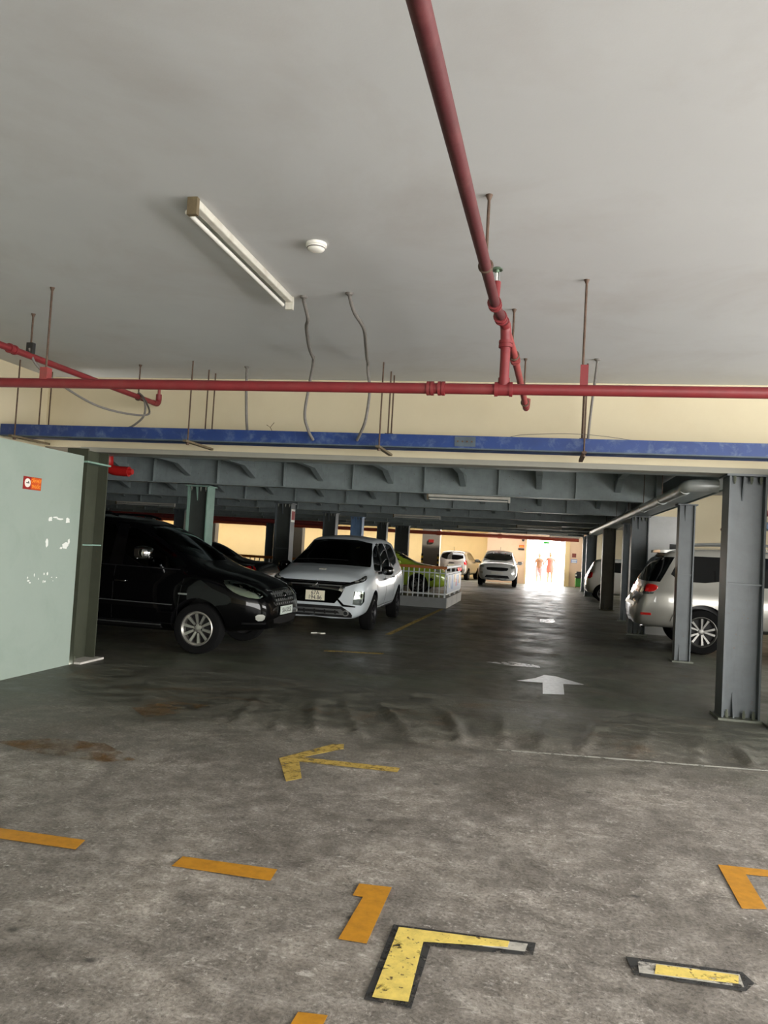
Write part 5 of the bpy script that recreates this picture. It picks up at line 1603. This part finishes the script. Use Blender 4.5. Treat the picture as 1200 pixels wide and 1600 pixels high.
c.corner('fog_lamp', [(3.90, .70, .64), (3.99, .58, .64), (3.99, .58, .55), (3.92, .68, .56)], 'lamp_silver', .6, off=.01, step=.08)
c.mirror(2.85, .88, 1.08, 'paint_car_white', (.09, .11, .08))
bm = bmesh.new(); cyl(bm, (.6, 0, 1.6), (.5, 0, 1.80), .008, 6); c.add('aerial', bm, 'car_black_trim')

# ---------------- silver hatchback, rear view
HAT = [(0, .44, .72, .80, .52, .60, .58, .44, .02), (.05, .34, .86, .95, .68, .75, .72, .56, .04), (.14, .30, .96, 1.12, .73, .79, .75, .60, .05),
       (.32, .28, 1.0, 1.43, .75, .805, .77, .58, .07), (.5, .27, 1.0, 1.49, .76, .81, .77, .57, .07), (1.4, .26, .98, 1.53, .76, .815, .77, .57, .08),
       (1.9, .26, .96, 1.50, .76, .815, .77, .57, .08), (2.2, .26, .95, 1.42, .76, .815, .77, .58, .08), (2.75, .26, .93, 1.10, .76, .815, .77, .65, .06),
       (3.0, .26, .92, 1.02, .76, .81, .77, .65, .05), (3.45, .26, .82, .92, .70, .76, .70, .58, .05), (3.62, .28, .70, .78, .58, .64, .58, .46, .04), (3.68, .33, .60, .66, .46, .52, .46, .36, .02)]
def hatch_rear(c, lit=True):
    c.window_side([(.75, 1.06), (1.5, 1.03), (2.7, .99), (2.4, 1.22), (2.05, 1.37), (1.4, 1.42), (.80, 1.38)], 1)
    c.window_front([(-.64, 1.10), (.64, 1.10), (.54, 1.40), (-.54, 1.40)])
    c.rear('rear_window', [(-.60, 1.04), (.60, 1.04), (.54, 1.40), (-.54, 1.40)], 'car_glass_dark', rnd=1)
    c.body()
    c.wheels(dict(n=6, w=.022, hub=.05), False)
    c.corner('tail_lamp', [(.10, .62, 1.02), (.24, .74, 1.04), (.24, .76, .80), (.10, .64, .80)], 'lamp_red', .6, rear=True, off=.012, step=.08, rnd=1)
    c.plate(-.17, .17, .62, .78, [], 'plate_white', rear=True)
    c.rear('bumper_insert', [(-.60, .56), (.60, .56), (.55, .42), (-.55, .42)], 'car_black_trim', off=.01)
    c.rear('bumper_lip', [(-.55, .42), (.55, .42), (.50, .36), (-.50, .36)], 'satin_chrome', off=.012)
    c.rear('gate_handle', [(-.14, .86), (.14, .86), (.14, .90), (-.14, .90)], 'car_black_trim', off=.02)
    c.mirror(2.55, .82, 1.0, 'car_black_trim', (.08, .09, .07))
c = Car('hatchback', 'silver grey hatchback seen from behind with a lit red lamp', HAT, 'paint_car_greysilver', (-4.28, 39.6 + 1.84, 0), PI / 2 - .12, axles=(.58, 2.95), wheel_r=.29, track=.71, res=.7)
hatch_rear(c)
f = c.rear('rear_fog_lamp', ell(-.46, .56, .085, .085, 16), 'lamp_red_lit', off=.02, step=.1, label='glowing round red lamp')
bm = bmesh.new(); cyl(bm, (.55, 0, 1.49), (.42, 0, 1.70), .008, 6); c.add('aerial', bm, 'car_black_trim')
# ---------------- white hatchback at the far right
c = Car('hatchback', 'white hatchback tail peeking out between the far right columns', HAT, 'paint_car_white', (1.60 + 1.84, 28.6, 0), 0.0, axles=(.58, 2.95), wheel_r=.29, track=.71, res=.7)
hatch_rear(c)

# ---------------- sedans
SED = [(0, .42, .68, .76, .50, .58, .56, .44, .02), (.04, .34, .84, .92, .66, .74, .72, .58, .04), (.12, .30, .96, 1.03, .74, .81, .77, .64, .04),
       (.5, .27, .98, 1.07, .78, .845, .79, .64, .05), (.75, .26, .98, 1.12, .78, .85, .79, .62, .06), (1.35, .25, .97, 1.40, .78, .85, .79, .56, .07),
       (1.7, .25, .96, 1.455, .78, .85, .79, .55, .07), (2.3, .25, .95, 1.455, .78, .85, .79, .55, .07), (2.6, .25, .94, 1.38, .78, .85, .79, .57, .07),
       (3.15, .25, .93, 1.10, .78, .85, .79, .66, .06), (3.35, .25, .92, 1.03, .78, .85, .79, .66, .05), (4.0, .24, .84, .93, .74, .80, .74, .60, .05),
       (4.25, .26, .74, .82, .64, .70, .64, .50, .05), (4.4, .33, .60, .66, .48, .54, .50, .38, .02)]
def sedan(c):
    c.window_side([(1.05, 1.05), (1.9, 1.02), (2.0, 1.02), (1.95, 1.37), (1.6, 1.37), (1.35, 1.30)], 1)
    c.window_side([(2.06, 1.02), (3.0, .99), (2.7, 1.18), (2.4, 1.34), (2.02, 1.37)], 1)
    c.window_front([(-.64, 1.09), (.64, 1.09), (.53, 1.38), (-.53, 1.38)])
    c.rear('rear_window', [(-.60, 1.13), (.60, 1.13), (.52, 1.36), (-.52, 1.36)], 'car_glass_dark', rnd=1)
    c.body()
    c.wheels(dict(n=5, twin=True, w=.018, hub=.05, mat='alloy'), False)
    c.seam([(2.02, .35), (2.02, 1.0)]); c.seam([(3.05, .4), (3.08, .95)]); c.seam([(1.1, .6), (1.1, 1.0)])
    c.handle(2.2, .84, 'chrome'); c.handle(1.25, .86, 'chrome')
    c.mirror(2.85, .84, 1.02, c.paint, (.08, .09, .07))
    c.corner('tail_lamp', [(.06, .66, .96), (.26, .80, .96), (.30, .82, .84), (.06, .70, .82)], 'lamp_red', .7, rear=True, off=.012, step=.08, rnd=1)
    c.corner('lamp_strip', [(.05, .66, .84), (.30, .82, .85), (.30, .82, .81), (.05, .70, .79)], 'chrome', .7, rear=True, off=.014, step=.08)
    c.corner('headlamp', [(3.95, .74, .87), (4.20, .60, .82), (4.26, .56, .74), (4.05, .74, .77)], 'lamp_silver', .7, off=.012, step=.08, rnd=1)
    c.front('grille', [(-.40, .70), (.40, .70), (.36, .60), (-.36, .60)], 'car_black_trim', off=.01)
c = Car('taxi', 'lime green taxi parked behind the ramp railing', SED, 'paint_car_green', (-3.1 - 2.2, 26.3, 0), 0.0, axles=(.95, 3.5), wheel_r=.31, track=.73, res=.8)
sedan(c)
c.front('plate_dark', [(-.2, .5), (.2, .5), (.2, .4), (-.2, .4)], 'car_black_trim', off=.01)
c.patch('fender_mark', c.sp([(3.86, .50), (3.96, .56), (4.04, .50), (3.96, .44)], -1), (0, 1, 0), 'car_black_trim', off=.006)
c = Car('sedan', 'dark sedan with red tail lamp behind the black car hood', SED, 'paint_car_dark', (-5.52 - 2.2, 15.3, 0), PI, axles=(.95, 3.5), wheel_r=.31, track=.73, res=.8)
sedan(c)
# ------------------------------------------------------------------ people in the exit
def skin_mesh(verts, edges, root, lvl=2):
    me = bpy.data.meshes.new('skin')
    me.from_pydata([v[0] for v in verts], edges, [])
    o = bpy.data.objects.new('skin', me)
    COL.objects.link(o)
    md = o.modifiers.new('skin', 'SKIN')
    for i, v in enumerate(verts):
        sv = me.skin_vertices[0].data[i]
        r = v[1]
        sv.radius = r if isinstance(r, tuple) else (r, r)
        sv.use_root = (i == root)
    md.use_smooth_shade = True
    sb = o.modifiers.new('sub', 'SUBSURF')
    sb.levels = sb.render_levels = lvl
    dg = bpy.context.evaluated_depsgraph_get()
    out = bpy.data.meshes.new_from_object(o.evaluated_get(dg))
    bpy.data.objects.remove(o)
    for p in out.polygons:
        p.use_smooth = True
    return out

def person(label, loc, rotz, h, arms, stride, kind):
    """faces -y; arms: (elbow, wrist) offsets for left and right in metres at 1.65 m height"""
    o = thing('person', label, 'person', loc, rotz)
    k = h / 1.65
    V = [((0, 0, .92), (.135, .10)), ((0, 0, 1.08), (.115, .085)), ((0, 0, 1.25), (.135, .095)), ((0, 0, 1.36), (.12, .075)), ((0, 0, 1.43), .048), ((0, -.01, 1.50), .055)]
    E_ = [(0, 1), (1, 2), (2, 3), (3, 4), (4, 5)]
    def add(p, r, a):
        V.append((p, r)); E_.append((a, len(V) - 1)); return len(V) - 1
    add((0, -.015, 1.57), (.075, .088), 5)
    add((0, -.005, 1.63), (.062, .07), 6)
    hands = []
    for s, (el, wr) in zip((-1, 1), arms):
        a = add((s * .165, 0, 1.345), .052, 3)
        b = add((s * .165 + el[0], el[1], 1.345 + el[2]), .038, a)
        w = add((s * .165 + wr[0], wr[1], 1.345 + wr[2]), .026, b)
        hands.append((Vector(V[w][0]), (Vector(V[w][0]) - Vector(V[b][0])).normalized(), s))
    for s in (-1, 1):
        st = stride * s
        a = add((s * .085, 0, .84), (.088, .088), 0)
        b = add((s * .09, -.02 - st * .5, .47), .058, a)
        cfe = add((s * .09, .02 - st * .75, .27), .046, b)
        d = add((s * .09, .03 - st, .085), .034, cfe)
        e = add((s * .10, -.09 - st, .03), (.038, .026), d)
        add((s * .105, -.14 - st, .025), (.034, .02), e)
    body = skin_mesh(V, E_, 0)
    body.transform(Matrix.Scale(k, 4))
    obj('body', body, 'skin', o, world=False)
    for wp, wd, s in hands:
        hv = [(tuple(wp), .024), (tuple(wp + wd * .055), (.030, .018))]
        he = [(0, 1)]
        u = Vector((0, 1, 0)); u = (u - wd * u.dot(wd)).normalized()
        for i, (off, ln) in enumerate(((-.024, .068), (-.008, .076), (.008, .072), (.023, .058))):
            p0 = wp + wd * .085 + u * off
            p1 = p0 + wd * ln * .5
            p2 = p0 + wd * ln * .9 + Vector((-s * .014, 0, 0))
            n = len(hv)
            hv += [(tuple(p0), .0085), (tuple(p1), .008), (tuple(p2), .0065)]
            he += [(1, n), (n, n + 1), (n + 1, n + 2)]
        n = len(hv)
        t0 = wp + wd * .035 - u * .034
        hv += [(tuple(t0), .010), (tuple(t0 + wd * .035 - u * .022), .008)]
        he += [(1, n), (n, n + 1)]
        m = skin_mesh(hv, he, 0, 1)
        m.transform(Matrix.Scale(k, 4))
        obj('hand', m, 'skin', o, world=False)
    # head: hair cap, eyes, nose, mouth, ears
    def pb(name, m, fn, par=o):
        bm = bmesh.new(); fn(bm)
        me = finish(bm, True)
        me.transform(Matrix.Scale(k, 4))
        return obj(name, me, m, par, world=False)
    def ball(bm, c, r):
        bmesh.ops.create_uvsphere(bm, u_segments=14, v_segments=10, radius=1, matrix=Matrix.Translation(c) @ Matrix.Diagonal((*r, 1)))
    pb('hair', 'hair', lambda bm: (ball(bm, (0, .025, 1.60), (.088, .095, .095)), ball(bm, (0, .06, 1.50 if kind else 1.55), (.075, .05, .10 if kind else .06))))
    for s in (-1, 1):
        pb('eye', 'hair', lambda bm: ball(bm, (s * .032, -.092, 1.575), (.012, .006, .006)))
        pb('ear', 'skin', lambda bm: ball(bm, (s * .082, 0, 1.565), (.012, .02, .03)))
    pb('nose', 'skin', lambda bm: ball(bm, (0, -.10, 1.55), (.012, .016, .022)))
    pb('mouth', 'dress', lambda bm: ball(bm, (0, -.092, 1.515), (.022, .006, .006)))
    # clothes
    def cloth(bm, rows):
        lathe(bm, [(1, z) for z in range(len(rows))], seg=28)
        bm.verts.ensure_lookup_table()
        for v in bm.verts:
            i = int(round(v.co.z))
            z, rx, ry, cx = rows[i]
            v.co = Vector((v.co.x * rx + cx, v.co.y * ry, z))
    if kind:
        pb('dress', 'dress', lambda bm: cloth(bm, [(1.405, .09, .07, 0), (1.37, .165, .10, 0), (1.30, .175, .118, 0), (1.22, .165, .125, 0), (1.08, .145, .115, 0), (.96, .175, .135, 0), (.84, .20, .15, 0), (.70, .20, .15, 0), (.60, .19, .15, 0), (.60, .17, .13, 0)]))
    else:
        pb('shirt', 'shirt', lambda bm: cloth(bm, [(1.405, .09, .07, 0), (1.37, .18, .105, 0), (1.28, .185, .122, 0), (1.15, .165, .12, 0), (1.0, .165, .125, 0), (.86, .175, .13, 0), (.86, .15, .11, 0)]))
        for s in (-1, 1):
            st = stride * s
            pb('shorts_leg', 'shorts', lambda bm: tube(bm, [(s * .075, 0, .93), (s * .09, -.005, .80), (s * .092, -.02 - st * .4, .55), (s * .092, -.02 - st * .5, .44)], [.11, .108, .09, .085], 16))
    for s in (-1, 1):
        st = stride * s
        pb('shoe', 'shoe', lambda bm: ball(bm, (s * .102, -.06 - st, .035), (.046, .13, .036)))
    return o
person('person in a coral dress walking in the bright exit with arms held out', (.52, 42.3, .004), .1, 1.66,
       (((-.11, 0, -.20), (-.24, -.02, -.36)), ((.11, 0, -.20), (.24, -.02, -.36))), .10, 1)
person('person in a patterned brown top and pale shorts in the exit', (-.06, 42.0, .004), -.1, 1.58,
       (((-.09, .03, -.25), (-.06, -.12, -.36)), ((.10, .03, -.26), (.10, -.08, -.44))), -.10, 0)
